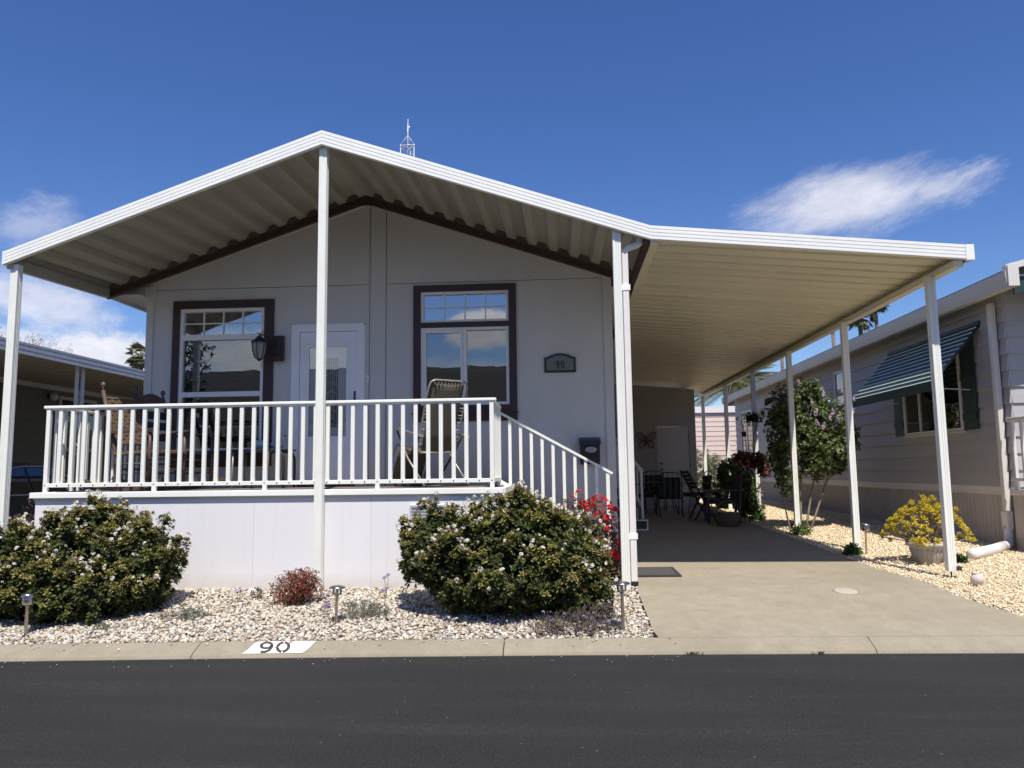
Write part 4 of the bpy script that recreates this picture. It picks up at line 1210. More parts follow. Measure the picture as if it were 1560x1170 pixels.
tb = thing('side_table', 'low dark side table with bent tube legs under the tall window', 'side table', (-3.82, 9.72, DT - .004))
MB().cbox((-.36, -.22, .465), (.36, .22, .487), .005).build('table_top', M['black_iron'], tb, True)
for y in (-.20, .20):
    b = MB(); b.tube([(-.30, y, .462), (-.10, y, .458), (.24, y, .458), (.315, y, .44), (.345, y, .38), (.35, y, .20), (.345, y, 0)], .017, 8); b.build('leg_frame', M['black_iron'], tb, True)
    b = MB(); b.tube([(-.30, y, .462), (-.31, y, .2), (-.315, y, 0)], .012, 8); b.build('leg', M['chair_tube'], tb, True)
b = MB(); b.tube([(-.06, -.2, .455), (-.06, -.2, 0)], .014, 8); b.tube([(.16, -.21, .455), (.16, -.21, .0)], .008, 6); b.build('leg', M['dark_bronze'], tb, True)
def duck(loc, rz, label):
    t = thing('ceramic_bird', label, 'ornament', loc, rz, 'white bird ornaments on the side table')
    b = MB(); prof = [(.004, -.10), (.035, -.075), (.06, -.02), (.062, .03), (.045, .075), (.015, .105)]
    b.lathe([(r, z) for r, z in prof], (0, 0, .062), 12, 'x'); b.build('body', M['white_ceramic'], t, True)
    b = MB(); b.tube([(.06, 0, .085), (.085, 0, .13), (.088, 0, .165)], [.03, .022, .024], 8); b.lathe([(.005, -.03), (.025, -.018), (.03, 0), (.024, .018), (.006, .03)], (.09, 0, .172), 10); b.build('head', M['white_ceramic'], t, True)
    b = MB(); b.lathe([(.010, 0), (.009, .015), (.003, .03)], (.116, 0, .168), 6, 'x'); b.build('beak', M['dark_bronze'], t, True)
    b = MB(); b.prism([(-.035, 0), (.035, 0), (.03, .012), (-.03, .012)], 'y', -.03, .03); b.build('foot', M['white_ceramic'], t, True)
    return t
duck((-3.86, 9.74, DT + .483), R(200), 'white bird ornament on the side table, the one further from the door')
duck((-3.63, 9.70, DT + .483), R(-20), 'white bird ornament on the side table, the one nearer the door')

# ------------------------------------------------------------------ carport furniture
def gz(x, y): return Gf(x, y) + .002
def patio_chair(label, x, y, rz):
    t = thing('patio_chair', label, 'patio chair', (x, y, gz(x, y)), rz, 'iron patio chairs round the carport table')
    hw = .24
    b = MB()
    pts = [(-.20, -hw, .40), (-.26, -hw, .70), (-.30, -hw, .90), (-.305, -.12, .935), (-.305, 0, .945), (-.305, .12, .935), (-.30, hw, .90), (-.26, hw, .70), (-.20, hw, .40)]
    b.tube(pts, .011, 6)
    for k in (-.16, -.05, .05, .16): b.tube([(-.285, k, .82), (-.304, k, .935)], .005, 5)
    b.tube([(-.285, -hw, .82), (-.285, hw, .82)], .007, 5); b.build('back_frame', M['black_iron'], t, True)
    b = MB()
    for k in range(7):
        b.cur = k % 2; b.cbox((-.285, -.21 + k * .06, .44), (-.235, -.21 + k * .06 + .0599, .84), .003)
    b.build('back_cushion', [M['patio_fabric_a'], M['patio_fabric_b']], t, True)
    b = MB()
    for k in range(7):
        b.cur = k % 2; b.cbox((-.22, -.21 + k * .06, .40), (.24, -.21 + k * .06 + .0599, .46), .003)
    b.build('seat_cushion', [M['patio_fabric_a'], M['patio_fabric_b']], t, True)
    b = MB(); b.tube([(-.22, -hw, .39), (.24, -hw, .39), (.24, hw, .39), (-.22, hw, .39)], .011, 6, True); b.build('seat_frame', M['black_iron'], t, True)
    for s in (-1, 1):
        b = MB(); b.tube([(-.26, s * hw, .66), (-.05, s * .28, .68), (.18, s * .28, .66), (.26, s * .27, .56), (.22, s * hw, .40)], .010, 6); b.build('arm', M['black_iron'], t, True)
        b = MB(); b.tube([(.23, s * hw, .39), (.28, s * hw, .0)], .010, 6); b.build('leg', M['black_iron'], t, True)
        b = MB(); b.tube([(-.20, s * hw, .39), (-.30, s * hw, .0)], .010, 6); b.build('leg', M['black_iron'], t, True)
    return t
TX, TY = 2.33, 18.0
pt = thing('patio_table', 'round patio table in the shaded back of the carport', 'patio table', (TX, TY, gz(TX, TY)))
b = MB(); b.lathe([(.45, 0), (.47, .008), (.47, .022), (.45, .03)], (0, 0, .68), 28); b.build('table_top', M['table_top'], pt, True)
for k in range(4):
    a = R(45 + 90 * k); b = MB(); b.tube([(.36 * math.cos(a), .36 * math.sin(a), .68), (.22 * math.cos(a), .22 * math.sin(a), .40), (.34 * math.cos(a), .34 * math.sin(a), 0)], .012, 6); b.build('leg', M['black_iron'], pt, True)
b = MB(); b.tube([(.22 * math.cos(R(15 * k)), .22 * math.sin(R(15 * k)), .40) for k in range(24)], .009, 6, True); b.build('ring', M['black_iron'], pt, True)
patio_chair('striped patio chair with its back to the street, nearest the street', 2.28, 17.0, R(90))
patio_chair('striped patio chair left of the carport table, by the side steps', 1.72, 17.7, R(20))
patio_chair('striped patio chair right of the carport table, by the wooden armchair', 3.02, 17.9, R(190))
patio_chair('striped patio chair behind the carport table, by the shed door', 2.2, 18.85, R(-92))

ac = thing('patio_armchair', 'dark wooden armchair with cushion facing into the carport', 'armchair', (3.10, 15.45, gz(3.1, 15.45)), R(176))
for s in (-1, 1):
    b = MB(); b.bar((.30, s * .27, 0), (.30, s * .27, .60), .05, .05, (0, 1, 0)); b.build('leg', M['rocker_black'], ac, True)
    b = MB(); b.bar((-.27, s * .27, 0), (-.33, s * .27, .92), .05, .05, (0, 1, 0)); b.build('back_post', M['rocker_black'], ac, True)
    MB().cbox((-.33, s * .27 - .04, .60), (.38, s * .27 + .04, .625), .006).build('arm', M['rocker_wood'], ac, True)
    b = MB(); b.bar((-.29, s * .27, .14), (.30, s * .27, .14), .03, .05); b.build('stretcher', M['rocker_black'], ac, True)
for k in range(5): b = MB(); b.box((-.27 + k * .115, -.25, .36), (-.17 + k * .115, .25, .378)); b.build('seat_slat', M['rocker_black'], ac, True)
b = MB(); b.cbox((-.26, -.235, .379), (.30, .235, .46), .02); b.build('seat_cushion', M['patio_fabric_a'], ac, True)
b = MB(); b.prism([(-.27, .46), (-.17, .46), (-.24, .98), (-.33, .98)], 'y', -.235, .235); b.build('back_cushion', M['patio_fabric_a'], ac, True)
fc = thing('folding_chair', 'dark folding chair facing the armchair near the shed wall', 'folding chair', (2.72, 16.1, gz(2.72, 16.1)), R(8))
for s in (-1, 1):
    b = MB(); b.bar((-.12, s * .22, 0), (.14, s * .22, .45), .035, .03, (0, 1, 0)); b.build('leg', M['rocker_black'], fc, True)
    b = MB(); b.bar((.30, s * .24, 0), (-.26, s * .24, 1.0), .035, .03, (0, 1, 0)); b.build('back_post', M['rocker_black'], fc, True)
for k in range(5): b = MB(); b.bar((-.09 - k * .04, -.22, .66 + k * .075), (-.09 - k * .04, .22, .66 + k * .075), .02, .055, (-.45, 0, 1)); b.build('back_slat', M['rocker_black'], fc, True)
for k in range(4): b = MB(); b.box((-.02 + k * .1, -.215, .44), (.07 + k * .1, .215, .455)); b.build('seat_slat', M['rocker_black'], fc, True)
bk = thing('wicker_basket', 'wicker basket with tall hoop handle on the driveway by the armchair', 'basket', (3.02, 14.62, gz(3.02, 14.62)))
b = MB()
for k in range(9):
    r = .17 + .045 * math.sin(math.pi * (k + 1) / 11); b.tube([(r * math.cos(2 * math.pi * i / 22), r * math.sin(2 * math.pi * i / 22), .015 + k * .028 + .004 * (-1) ** (i + k)) for i in range(22)], .014, 5, True)
b.lathe([(.16, .004), (.16, .02)], (0, 0, 0), 16); b.build('body', M['wicker'], bk, True)
b = MB(); b.tube([(.20 * math.cos(R(a)), 0, .24 + .22 * math.sin(R(a))) for a in range(0, 181, 15)], .012, 6); b.build('handle', M['cane'], bk, True)

# shed at the end of the carport
SY = 20.5
sh = thing('carport_shed', 'shaded grey shed with white door closing the back of the carport', 'shed', (2.4, SY, Gf(2.4, SY)))
def stop(X): return 3.70 - .088 * (X - 1.04)
panel('wall_panel', 1.30, 3.40, .40, 2.88, [(2.50, 3.33, .45, 2.51)], SY, SY + .08, M['shed_wall'], sh)
panel('wall_panel', 1.30, 3.40, 2.888, stop, [], SY, SY + .08, M['shed_wall'], sh)
MB().box((1.32, SY + .03, 2.80), (3.38, SY + .075, 2.95)).build('wall_backing', M['shed_wall'], sh)
MB().box((3.402, SY - .012, .40), (3.50, SY + .09, 3.48)).build('corner_trim', M['shed_wall'], sh)
MB().box((3.41, SY + .092, .40), (3.49, 22.9, 3.44)).build('side_wall', M['shed_wall'], sh); MB().box((1.30, SY + .082, .40), (1.38, 22.9, 3.46)).build('side_wall', M['shed_wall'], sh)
b = MB(); b.box((2.42, SY - .018, .43), (2.50, SY, 2.59)); b.box((3.33, SY - .018, .43), (3.40, SY, 2.59)); b.box((2.50, SY - .018, 2.51), (3.33, SY, 2.59)); b.build('door_casing', M['shed_wall'], sh)
dd = MB(); dd.box((2.507, SY + .005, .46), (3.323, SY + .045, 2.504)); dd = dd.build('door', M['shed_door'], sh)
b = MB(); b.lathe([(.03, 0), (.03, .01), (.012, .02), (.012, .04), (.028, .05), (.028, .07), (.015, .08)], (2.585, SY - .075, 1.40), 12, 'y'); b.lathe([(.028, 0), (.028, .02), (.02, .03)], (2.585, SY - .025, 1.55), 12, 'y'); b.build('knob', M['dark_bronze'], dd)
for z in (.75, 1.5, 2.27): MB().box((3.315, SY - .012, z - .05), (3.345, SY + .004, z + .05)).build('hinge', M['dark_bronze'], dd)
MB().box((2.45, SY - .05, .40), (3.38, SY - .001, .455)).build('door_sill', M['kerb'], sh)
bf = thing('butterfly_wall_art', 'bronze metal butterfly hung on the shed wall beside the white door', 'wall ornament', (2.22, SY - .03, 2.16))
for s in (-1, 1):
    for pts in ([(0, .02), (.06, .13), (.16, .21), (.25, .20), (.235, .10), (.15, .01), (.04, -.02)], [(.02, -.03), (.12, -.02), (.19, -.09), (.17, -.19), (.09, -.20), (.04, -.12)]):
        b = MB()
        for q in stroke([(2.22 + s * u, 2.16 + v) for u, v in pts], .022, True): b.prism([tuple(p) for p in q], 'y', SY - .03, SY - .02)
        for u, v in pts[2:-1]: b.bar((2.22 + s * .02, SY - .0255, 2.16), (2.22 + s * u, SY - .0255, 2.16 + v), .010, .008)
        b.build('wing', M['rust'], bf)
b = MB(); b.tube([(2.22, SY - .03, 2.03), (2.22, SY - .035, 2.12), (2.22, SY - .03, 2.22)], [.008, .02, .012], 8); b.tube([(2.22, SY - .03, 2.22), (2.19, SY - .03, 2.29)], .004, 5); b.tube([(2.22, SY - .03, 2.22), (2.25, SY - .03, 2.29)], .004, 5); b.build('body', M['rust'], bf)

# side steps from the house into the carport
st = thing('side_steps', 'dark carport steps edged in white beside the house', 'steps', (1.05, 14.3, Gf(1, 14.3)))
g0 = Gf(1.1, 14.3)
for k in range(4):
    z1 = g0 + .19 * (k + 1); x1 = 1.50 - .24 * k * .6
    b = MB(); b.box((XR + .004, 14.02 + k * .24, z1 - .186), (x1 - .03, 15.3, z1 - .03)); b.build('step', M['room'], st)
    b = MB(); b.cbox((XR + .004, 14.0 + k * .24, z1 - .03), (x1, 14.02 + k * .24 + (.26 if k < 3 else 1.2), z1), .004); b.build('tread', M['floor_wood'], st)
    b = MB(); sash(b, XR + .006, x1, z1 - .19, z1 - .002, .022, 13.992 + k * .24, 13.9995 + k * .24); b.build('white_edge', M['vinyl'], st)
MB().box((1.40, 14.10, g0), (1.44, 14.14, g0 + 1.02)).build('rail_post', M['vinyl'], st); MB().box((1.02, 14.85, g0 + .6), (1.06, 14.89, g0 + 1.62)).build('rail_post', M['vinyl'], st)
b = MB(); b.bar((1.42, 14.08, g0 + 1.03), (1.04, 14.87, g0 + 1.63), .05, .06); b.bar((1.42, 14.12, g0 + .42), (1.04, 14.87, g0 + 1.02), .03, .05); b.build('hand_rail', M['vinyl'], st)
for k in range(5):
    t_ = (k + 1) / 6; x = 1.42 - .38 * t_; y = 14.12 + .75 * t_
    b = MB(); b.box((x - .012, y - .012, g0 + .42 + .6 * t_), (x + .012, y + .012, g0 + 1.02 + .6 * t_)); b.build('baluster', M['vinyl'], st)

# small things on the ground
dm = thing('door_mat', 'dark door mat on the driveway beside the gable post', 'door mat', (.98, 8.85, Gf(.98, 8.85)))
zq = Gf(.98, 8.85)
b = MB(); b.add([(x, y, Gf(x, y) + dz) for dz in (.001, .016) for x, y in ((.72, 8.58), (1.26, 8.58), (1.26, 9.28), (.72, 9.28))], [(0, 3, 2, 1), (4, 5, 6, 7), (0, 1, 5, 4), (1, 2, 6, 5), (2, 3, 7, 6), (3, 0, 4, 7)]); b.build('mat_rim', M['mat_rim'], dm)
b = MB(); b.add([(x, y, Gf(x, y) + dz) for dz in (.012, .021) for x, y in ((.76, 8.62), (1.22, 8.62), (1.22, 9.24), (.76, 9.24))], [(0, 3, 2, 1), (4, 5, 6, 7), (0, 1, 5, 4), (1, 2, 6, 5), (2, 3, 7, 6), (3, 0, 4, 7)]); b.build('mat_pile', M['mat_dark'], dm)
cv = thing('cleanout_cover', 'round pale cover set into the driveway', 'drain cover', (2.68, 7.75, Gf(2.68, 7.75)))
b = MB(); b.lathe([(.108, -.01), (.108, .003), (.10, .005)], (2.68, 7.75, Gf(2.68, 7.75)), 24); b.v = [(x, y, z + (Gf(x, y) - Gf(2.68, 7.75))) for x, y, z in b.v]; b.build('lid', M['cover'], cv)
b = MB(); b.tube([(2.68 + .116 * math.cos(R(a)), 7.75 + .116 * math.sin(R(a)), Gf(2.68 + .116 * math.cos(R(a)), 7.75 + .116 * math.sin(R(a))) + .001) for a in range(0, 360, 15)], .004, 5, True); b.build('ring', M['drive'], cv)
sb = thing('stone_ball', 'pale weathered ball lying on the tan gravel near the corner post', 'garden ornament', (4.0, 7.95, Gf(4.0, 7.95)))
b = MB(); b.lathe([(.005, 0)] + [(.062 * math.sin(R(a)), .058 - .058 * math.cos(R(a))) for a in range(15, 180, 15)] + [(.005, .116)], (4.0, 7.95, Gf(4, 7.95) - .008), 16); b.build('ball', M['ball'], sb)
b = MB(); b.lathe([(.03, 0), (.034, .012), (.02, .022)], (3.985, 7.95, Gf(4, 7.95) + .10), 10); b.build('knob', M['ball'], sb)

def solar(label, x, y, tilt, h=.34, lens='clear'):
    t = thing('solar_light', label, 'solar light', (x, y, Gf(x, y) - .03), 0, 'steel solar path lights in the gravel')
    t.rotation_euler = (tilt[0], tilt[1], 0)
    k = h / .34
    MB().lathe([(.004, -.08), (.0135, -.02), (.0135, .225 * k), (.017, .226 * k), (.017, .236 * k)], (0, 0, .02), 10).build('stake', M['steel'], t, True)
    if lens == 'clear':
        MB().lathe([(.034, 0), (.038, .004), (.042, .052), (.040, .054)], (0, 0, .256 * k), 14).build('lens', M['clear_plastic'], t, True)
        MB().lathe([(.010, 0), (.012, .03), (.008, .05)], (0, 0, .258 * k), 8).build('bulb', M['vinyl'], t, True)
        MB().lathe([(.040, 0), (.070, .001), (.072, .006), (.060, .016), (.036, .024), (.010, .026)], (0, 0, .256 * k + .0545), 18).build('cap', M['steel'], t, True)
    else:
        MB().lathe([(.030, 0), (.043, .004), (.044, .060), (.040, .064)], (0, 0, .256 * k), 14).build('lens', M['steel'], t, True)
        MB().lathe([(.052, 0), (.055, .004), (.050, .024), (.036, .032), (.010, .034)], (0, 0, .256 * k + .0645), 18).build('cap', M['steel'], t, True)
    return t
solar('steel solar light in front of the left hawthorn bush', -4.50, 6.38, (.0, .02), .36, 'steel')
solar('steel solar light with clear lens beside the small red nandina', -1.965, 6.72, (.01, .03), .37)
solar('steel solar light with clear lens beside the gable post', .475, 6.55, (0, -.015), .46)
solar('steel solar light at the foot of a carport post', 3.90, 10.45, (.0, .03), .42, 'steel')

# ------------------------------------------------------------------ neighbour on the right
NX, NY0, NY1 = 6.0, 10.70, 27.0
nh = thing('neighbour_house', 'long grey lap sided house with green striped window awning beyond the carport', 'house', (6.0, 12, .35))
def lap(parent, name, a, b_, z, h, mat, face):
    """one lapped board; face 'x' looks to -X, 'y' looks to -Y"""
    b = MB()
    if face == 'x': b.v = [(NX - .034, a, z), (NX, a, z), (NX, a, z + h + .01), (NX - .004, a, z + h + .004), (NX - .034, b_, z), (NX, b_, z), (NX, b_, z + h + .01), (NX - .006, b_, z + h + .01)]
    else: b.v = [(a, NY0 - .034, z), (a, NY0, z), (a, NY0, z + h + .01), (a, NY0 - .006, z + h + .01), (b_, NY0 - .034, z), (b_, NY0, z), (b_, NY0, z + h + .01), (b_, NY0 - .006, z + h + .01)]
    b.f = [(0, 1, 2, 3), (7, 6, 5, 4), (0, 4, 5, 1), (1, 5, 6, 2), (2, 6, 7, 3), (3, 7, 4, 0)]; b.mi = [0] * 6; b.sm = [False] * 6
    return b.build(name, mat, parent)
lh = .222
for k in range(12):
    z = 1.12 + k * lh
    for a, b_ in ((NY0 - .022, 15.9), (15.903, 21.0), (21.003, NY1)):
        lap(nh, 'siding_board', a, b_, z, lh, M['n_siding'], 'x')
    lap(nh, 'siding_board', NX + .002, 12.0, z, lh, M['n_siding'], 'y')
MB().box((NX + .001, NY0 + .001, .2), (12.0, NY1, 3.78)).build('wall_core', M['n_siding'], nh)
b = MB(); b.box((NX - .035, NY0 - .03, 1.03), (NX + 0, NY1, 1.118)); b.box((NX - .04, NY0 - .03, 1.006), (NX, NY1, 1.03)); b.build('skirt_trim', M['n_trim'], nh)
# corrugated skirt panels
for i in range(13):
    ya = NY0 + i * 1.22; yb = min(ya + 1.216, NY1)
    pts = []; y = ya
    while y < yb - .08:
        pts += [(y, -.004), (y + .05, -.004), (y + .062, -.020), (y + .098, -.020)]; y += .11
    pts += [(yb, -.004)]
    poly = [(NX + dx, yy) for yy, dx in pts] + [(NX + .001, yb), (NX + .001, ya)]
    b = MB(); b.prism(poly, 'z', .2, 1.005); b.build('skirt_panel', M['n_skirt'], nh)
# roof, gutter
b = MB(); b.prism([(5.62, 3.86), (9.0, 4.75), (12.4, 3.86), (12.4, 3.80), (5.62, 3.80)], 'y', 9.95, NY1 + .2); b.build('roof', M['roof_shingle'], nh)
b = MB(); b.prism([(5.60, 3.62), (5.70, 3.62), (5.72, 3.64), (5.72, 3.83), (5.58, 3.83), (5.575, 3.80), (5.585, 3.70)], 'y', 9.85, NY1 + .25); b.build('gutter', M['n_gutter'], nh)
MB().box((5.722, 9.95, 3.78), (6.0, NY1 + .2, 3.80)).build('soffit', M['n_trim'], nh)
MB().box((5.60, 9.82, 3.63), (5.73, 9.848, 3.90)).build('gutter_end', M['n_trim'], nh)
b = MB(); b.prism([(5.74, 3.55), (9.0, 4.42), (9.0, 4.64), (5.74, 3.77)], 'y', 9.96, 10.0); b.build('rake_board', M['green_dark'], nh)
b = MB(); b.prism([(5.60, 3.83), (9.0, 4.72), (9.0, 4.80), (5.60, 3.91)], 'y', 9.86, 9.95); b.build('roof_edge', M['n_trim'], nh)
b = MB(); b.cbox((5.885, 10.82, .80), (5.958, 10.91, 3.62), .006); b.build('downspout', M['n_trim'], nh)
b = MB(); b.cbox((5.87, 10.80, .56), (5.965, 10.93, .80), .01); b.build('downspout_adapter', M['pvc'], nh)
# porch base and rail at the front of that house
MB().box((5.90, 9.95, .2), (12, 10.66, 1.02)).build('porch_skirt', M['n_skirt'], nh)
MB().cbox((5.87, 9.90, 1.022), (12, 10.66, 1.09), .006).build('porch_edge', M['n_trim'], nh)
b = MB(); b.cbox((5.88, 9.92, 1.98), (5.94, 10.66, 2.03), .006); b.cbox((5.885, 9.92, 1.20), (5.935, 10.66, 1.24), .004); b.build('porch_rail', M['n_trim'], nh)
for k in range(4): MB().cbox((5.89, 9.94 + k * .2, 1.092), (5.93, 9.98 + k * .2, 1.98), .003).build('porch_baluster', M['n_trim'], nh)
b = MB(); b.cbox((5.945, 9.92, 1.98), (9, 9.98, 2.03), .006); b.cbox((5.945, 9.92, 1.20), (9, 9.98, 1.24), .004); b.build('porch_rail', M['n_trim'], nh)

def nwin(y0, y1, z0, z1, label, mull=(), dark_backing=True):
    t = MB()
    b = MB()
    x = NX - .036
    for (a, b2, c, d) in ((y0 - .05, y0, z0 - .05, z1 + .05), (y1, y1 + .05, z0 - .05, z1 + .05)):
        t.box((x - .03, a, c), (x + .015, b2, d))
    t.box((x - .03, y0, z1), (x + .015, y1, z1 + .05)); t.box((x - .03, y0, z0 - .05), (x + .015, y1, z0))
    for yy in mull: t.box((x - .024, yy - .02, z0), (x + .012, yy + .02, z1))
    w = t.build('window', M['n_trim'], nh, label=label)
    MB().box((x - .006, y0, z0), (x - .002, y1, z1)).build('pane', M['glass'], w)
    MB().box((x + .012, y0, z0), (x + .02, y1, z1)).build('dark_backing', M['dark_backing'], w)  # opaque dark panel behind the pane, painted in place of an unlit room
    MB().box((x - .045, y0 - .07, z0 - .075), (x + .015, y1 + .07, z0 - .052)).build('sill', M['n_trim'], w)
    return w
nwin(11.92, 13.78, 1.97, 3.30, 'wide window under the green striped awning', (12.45, 13.25))
nwin(16.45, 17.10, 2.45, 3.40, 'small window behind the lilac')
nwin(24.6, 26.0, 1.95, 3.18, 'far window near the back of the house', (25.3,))
for y0, y1 in ((11.46, 11.84), (13.86, 14.22)):
    b = MB(); x = NX - .036
    for k in range(4):
        w_ = (y1 - y0) / 4; b.box((x - .022, y0 + k * w_ + .003, 1.93), (x, y0 + (k + 1) * w_ - .003, 3.33))
    b.box((x - .016, y0 + .004, 1.935), (x - .001, y1 - .004, 3.325))
    for zz in (2.08, 2.66, 3.15): b.box((x - .042, y0 + .01, zz), (x - .0225, y1 - .01, zz + .085))
    b.build('shutter', M['green_dark'], nh)
# striped aluminium window awning
A0, A1 = (NX - .03, 3.42), (5.26, 2.60)
aw = MB(); n = 11
nh_awn = None
d = (A1[0] - A0[0], A1[1] - A0[1])
ya, yb = 11.25, 14.35
b = MB()
for s_ in (ya + .02, yb - .02):
    b.bar((A0[0], s_, A0[1] - .03), (A1[0], s_, A1[1] - .03), .02, .03)
b.bar((A0[0] - .01, ya, A0[1] + .01), (A0[0] - .01, yb, A0[1] + .01), .03, .05)
awf = b.build('window_awning', M['green_dark'], nh)
for k in range(n):
    t0, t1 = k / n, (k + 1) / n
    p = lambda t: (A0[0] + d[0] * t, A0[1] + d[1] * t)
    a_, m_, e_ = p(t0), p(t0 + .82 / n), p(t1)
    b = MB(); b.prism([(a_[0], a_[1]), (m_[0], m_[1]), (m_[0] + .004, m_[1] - .008), (a_[0] + .004, a_[1] - .008)], 'y', ya, yb); b.build('green_slat', M['green_awn'], awf)
    b = MB(); b.prism([(m_[0] - .004, m_[1] + .014), (e_[0] - .004, e_[1] + .014), (e_[0], e_[1] + .004), (m_[0], m_[1] + .004)], 'y', ya, yb); b.build('white_slat', M['awn_white'], awf)
b = MB(); b.box((A1[0] - .012, ya, A1[1] - .13), (A1[0], yb, A1[1] + .01)); b.build('valance', M['green_awn'], awf)
for s_ in (ya + .35, yb - .35):
    b = MB(); b.bar((NX - .03, s_, 2.50), (A1[0] + .01, s_, A1[1] - .05), .018, .012); b.build('awning_arm', M['awn_white'], awf)

# drain pipe from the downspout
dp = thing('drain_pipe', 'white plastic drain pipe lying on the tan gravel below the downspout', 'pipe', (5.3, 10.4, Gf(5.3, 10.4)))
gq = Gf(5.5, 10.6)
b = MB(); b.tube([(5.915, 10.865, .60), (5.91, 10.85, .50), (5.88, 10.80, gq + .10), (5.80, 10.70, gq + .065), (5.62, 10.5, gq + .058)], .058, 12); b.build('elbow', M['pvc'], dp)
b = MB(); b.tube([(5.66, 10.545, gq + .06), (5.40, 10.26, gq + .055), (5.05, 9.92, gq + .052), (4.86, 9.74, gq + .050)], .066, 12); b.build('pipe', M['pvc'], dp)

# ------------------------------------------------------------------ pink house at the far end
PY = 30.0
ph = thing('pink_house', 'sunlit pale pink lap sided house far behind the carport', 'house', (6, PY, .45))
plk = MB().prism([(PY - .02, 0), (PY, 0), (PY, .185), (PY - .004, .185)], 'x', 0, 6.5).mesh('siding_board', M['pink_siding'], (0, PY, 0))
for k in range(16): inst(plk, 'siding_board', ph, (3.2, PY, .62 + k * .183))
MB().box((3.2, PY + .001, .3), (9.7, PY + 9, 3.52)).build('wall_core', M['pink_siding'], ph)
MB().box((3.15, PY - .10, 3.52), (9.8, PY + 9.1, 3.72)).build('roof_edge', M['pink_roof'], ph)
MB().prism([(3.15, 3.722), (9.8, 3.722), (9.8, 3.76), (3.15, 3.76)], 'y', PY - .1, PY + 9.1).build('roof', M['pink_roof'], ph)
MB().box((3.2, PY - .01, .3), (9.7, PY, .61)).build('skirting', M['n_skirt'], ph)

# slit beyond the house corner: weathered fence
fe = thing('wooden_fence', 'weathered brown board fence glimpsed beyond the house corner', 'fence', (2, 25.5, .4))
for k in range(16):
    MB().box((.9 + k * .145, 25.5, .35), (1.035 + k * .145, 25.53, 2.1)).build('fence_board', M['fence_wood'], fe)
MB().box((.9, 25.53, .7), (3.2, 25.57, .8)).build('fence_rail', M['fence_wood'], fe); MB().box((.9, 25.53, 1.7), (3.2, 25.57, 1.8)).build('fence_rail', M['fence_wood'], fe)

# ------------------------------------------------------------------ neighbour on the left: house wall with its own carport
ln = thing('neighbour_carport_house', 'dim olive house wall under a low white edged carport beyond the porch', 'house', (-10.5, 12, .2))
LX = -10.5
for k in range(14):
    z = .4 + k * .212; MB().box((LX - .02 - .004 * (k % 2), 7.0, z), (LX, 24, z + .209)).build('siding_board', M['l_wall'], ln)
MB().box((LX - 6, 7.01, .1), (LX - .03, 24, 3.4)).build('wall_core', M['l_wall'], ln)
MB().box((LX, 7.0, 3.20), (LX + .03, 24, 3.36)).build('frieze_board', M['n_trim'], ln)
lw = MB()
for (a, b2, c, d_) in ((15.5, 15.57, 1.95, 3.10), (16.73, 16.8, 1.95, 3.10)): lw.box((LX, a, c), (LX + .04, b2, d_))
lw.box((LX, 15.57, 3.03), (LX + .04, 16.73, 3.10)); lw.box((LX, 15.57, 1.95), (LX + .04, 16.73, 2.02))
lw = lw.build('window', M['n_trim'], ln); MB().box((LX + .012, 15.57, 2.02), (LX + .018, 16.73, 3.03)).build('pane', M['car_glass'], lw)
lt = thing('porch_lamp', 'small round lamp on the dim olive wall under the left carport', 'wall lamp', (LX, 15.2, 3.0))
MB().lathe([(.05, 0), (.05, .02), (.03, .04)], (LX + .001, 15.2, 3.05), 10, 'x').build('back_plate', M['dark_bronze'], lt); MB().lathe([(.02, .04), (.07, .06), (.09, .12), (.06, .17), (.01, .18)], (LX + .001, 15.2, 3.05), 12, 'x').build('globe', M['vinyl'], lt)
la = thing('neighbour_carport', 'low flat white edged carport roof of the house left of the porch', 'carport roof', (-9, 12, .2))
def lz(X): return 3.20 + .04 * (X + 7.5) * -1
prf = []
b = MB(); fxx = -7.5
for k in range(5):
    za = 3.13 + k * .034
    b.box((fxx - .004 * (k % 2) - .02, 6.0, za), (fxx + .004 * ((k + 1) % 2), 24.5, za + .0335))
b.build('fascia', M['galv'], la)
lpm = MB().strip(None, [[(0, u, v) for u, v in pan_profile(.3)] + [(0, u, v + .004) for u, v in reversed(pan_profile(.3))], [(-3.6, u, v + .16) for u, v in pan_profile(.3)] + [(-3.6, u, v + .164) for u, v in reversed(pan_profile(.3))]]).mesh('roof_panel', M['l_soffit'])
for k in range(60): inst(lpm, 'roof_panel', la, (-7.525, 6.2 + k * .3, 3.16))
for y in (6.6, 9.05, 11.72, 14.4, 17.0):
    b = MB()
    for dx in (-.075, .075): b.cbox((-7.6 - .022, y + dx - .022, Gf(-7.6, y) - .05), (-7.6 + .022, y + dx + .022, 3.17), .004)
    p_ = b.build('post', M['post_alu'], la)
    b = MB()
    for z in (.9, 1.7, 2.5):
        b.tube([(-7.6, y - .055 , z + .26), (-7.6, y + .03, z + .18), (-7.6, y - .03, z + .10), (-7.6, y + .055, z), (-7.6, y + .02, z - .05)], .008, 6)
    b.build('scroll', M['post_alu'], p_)

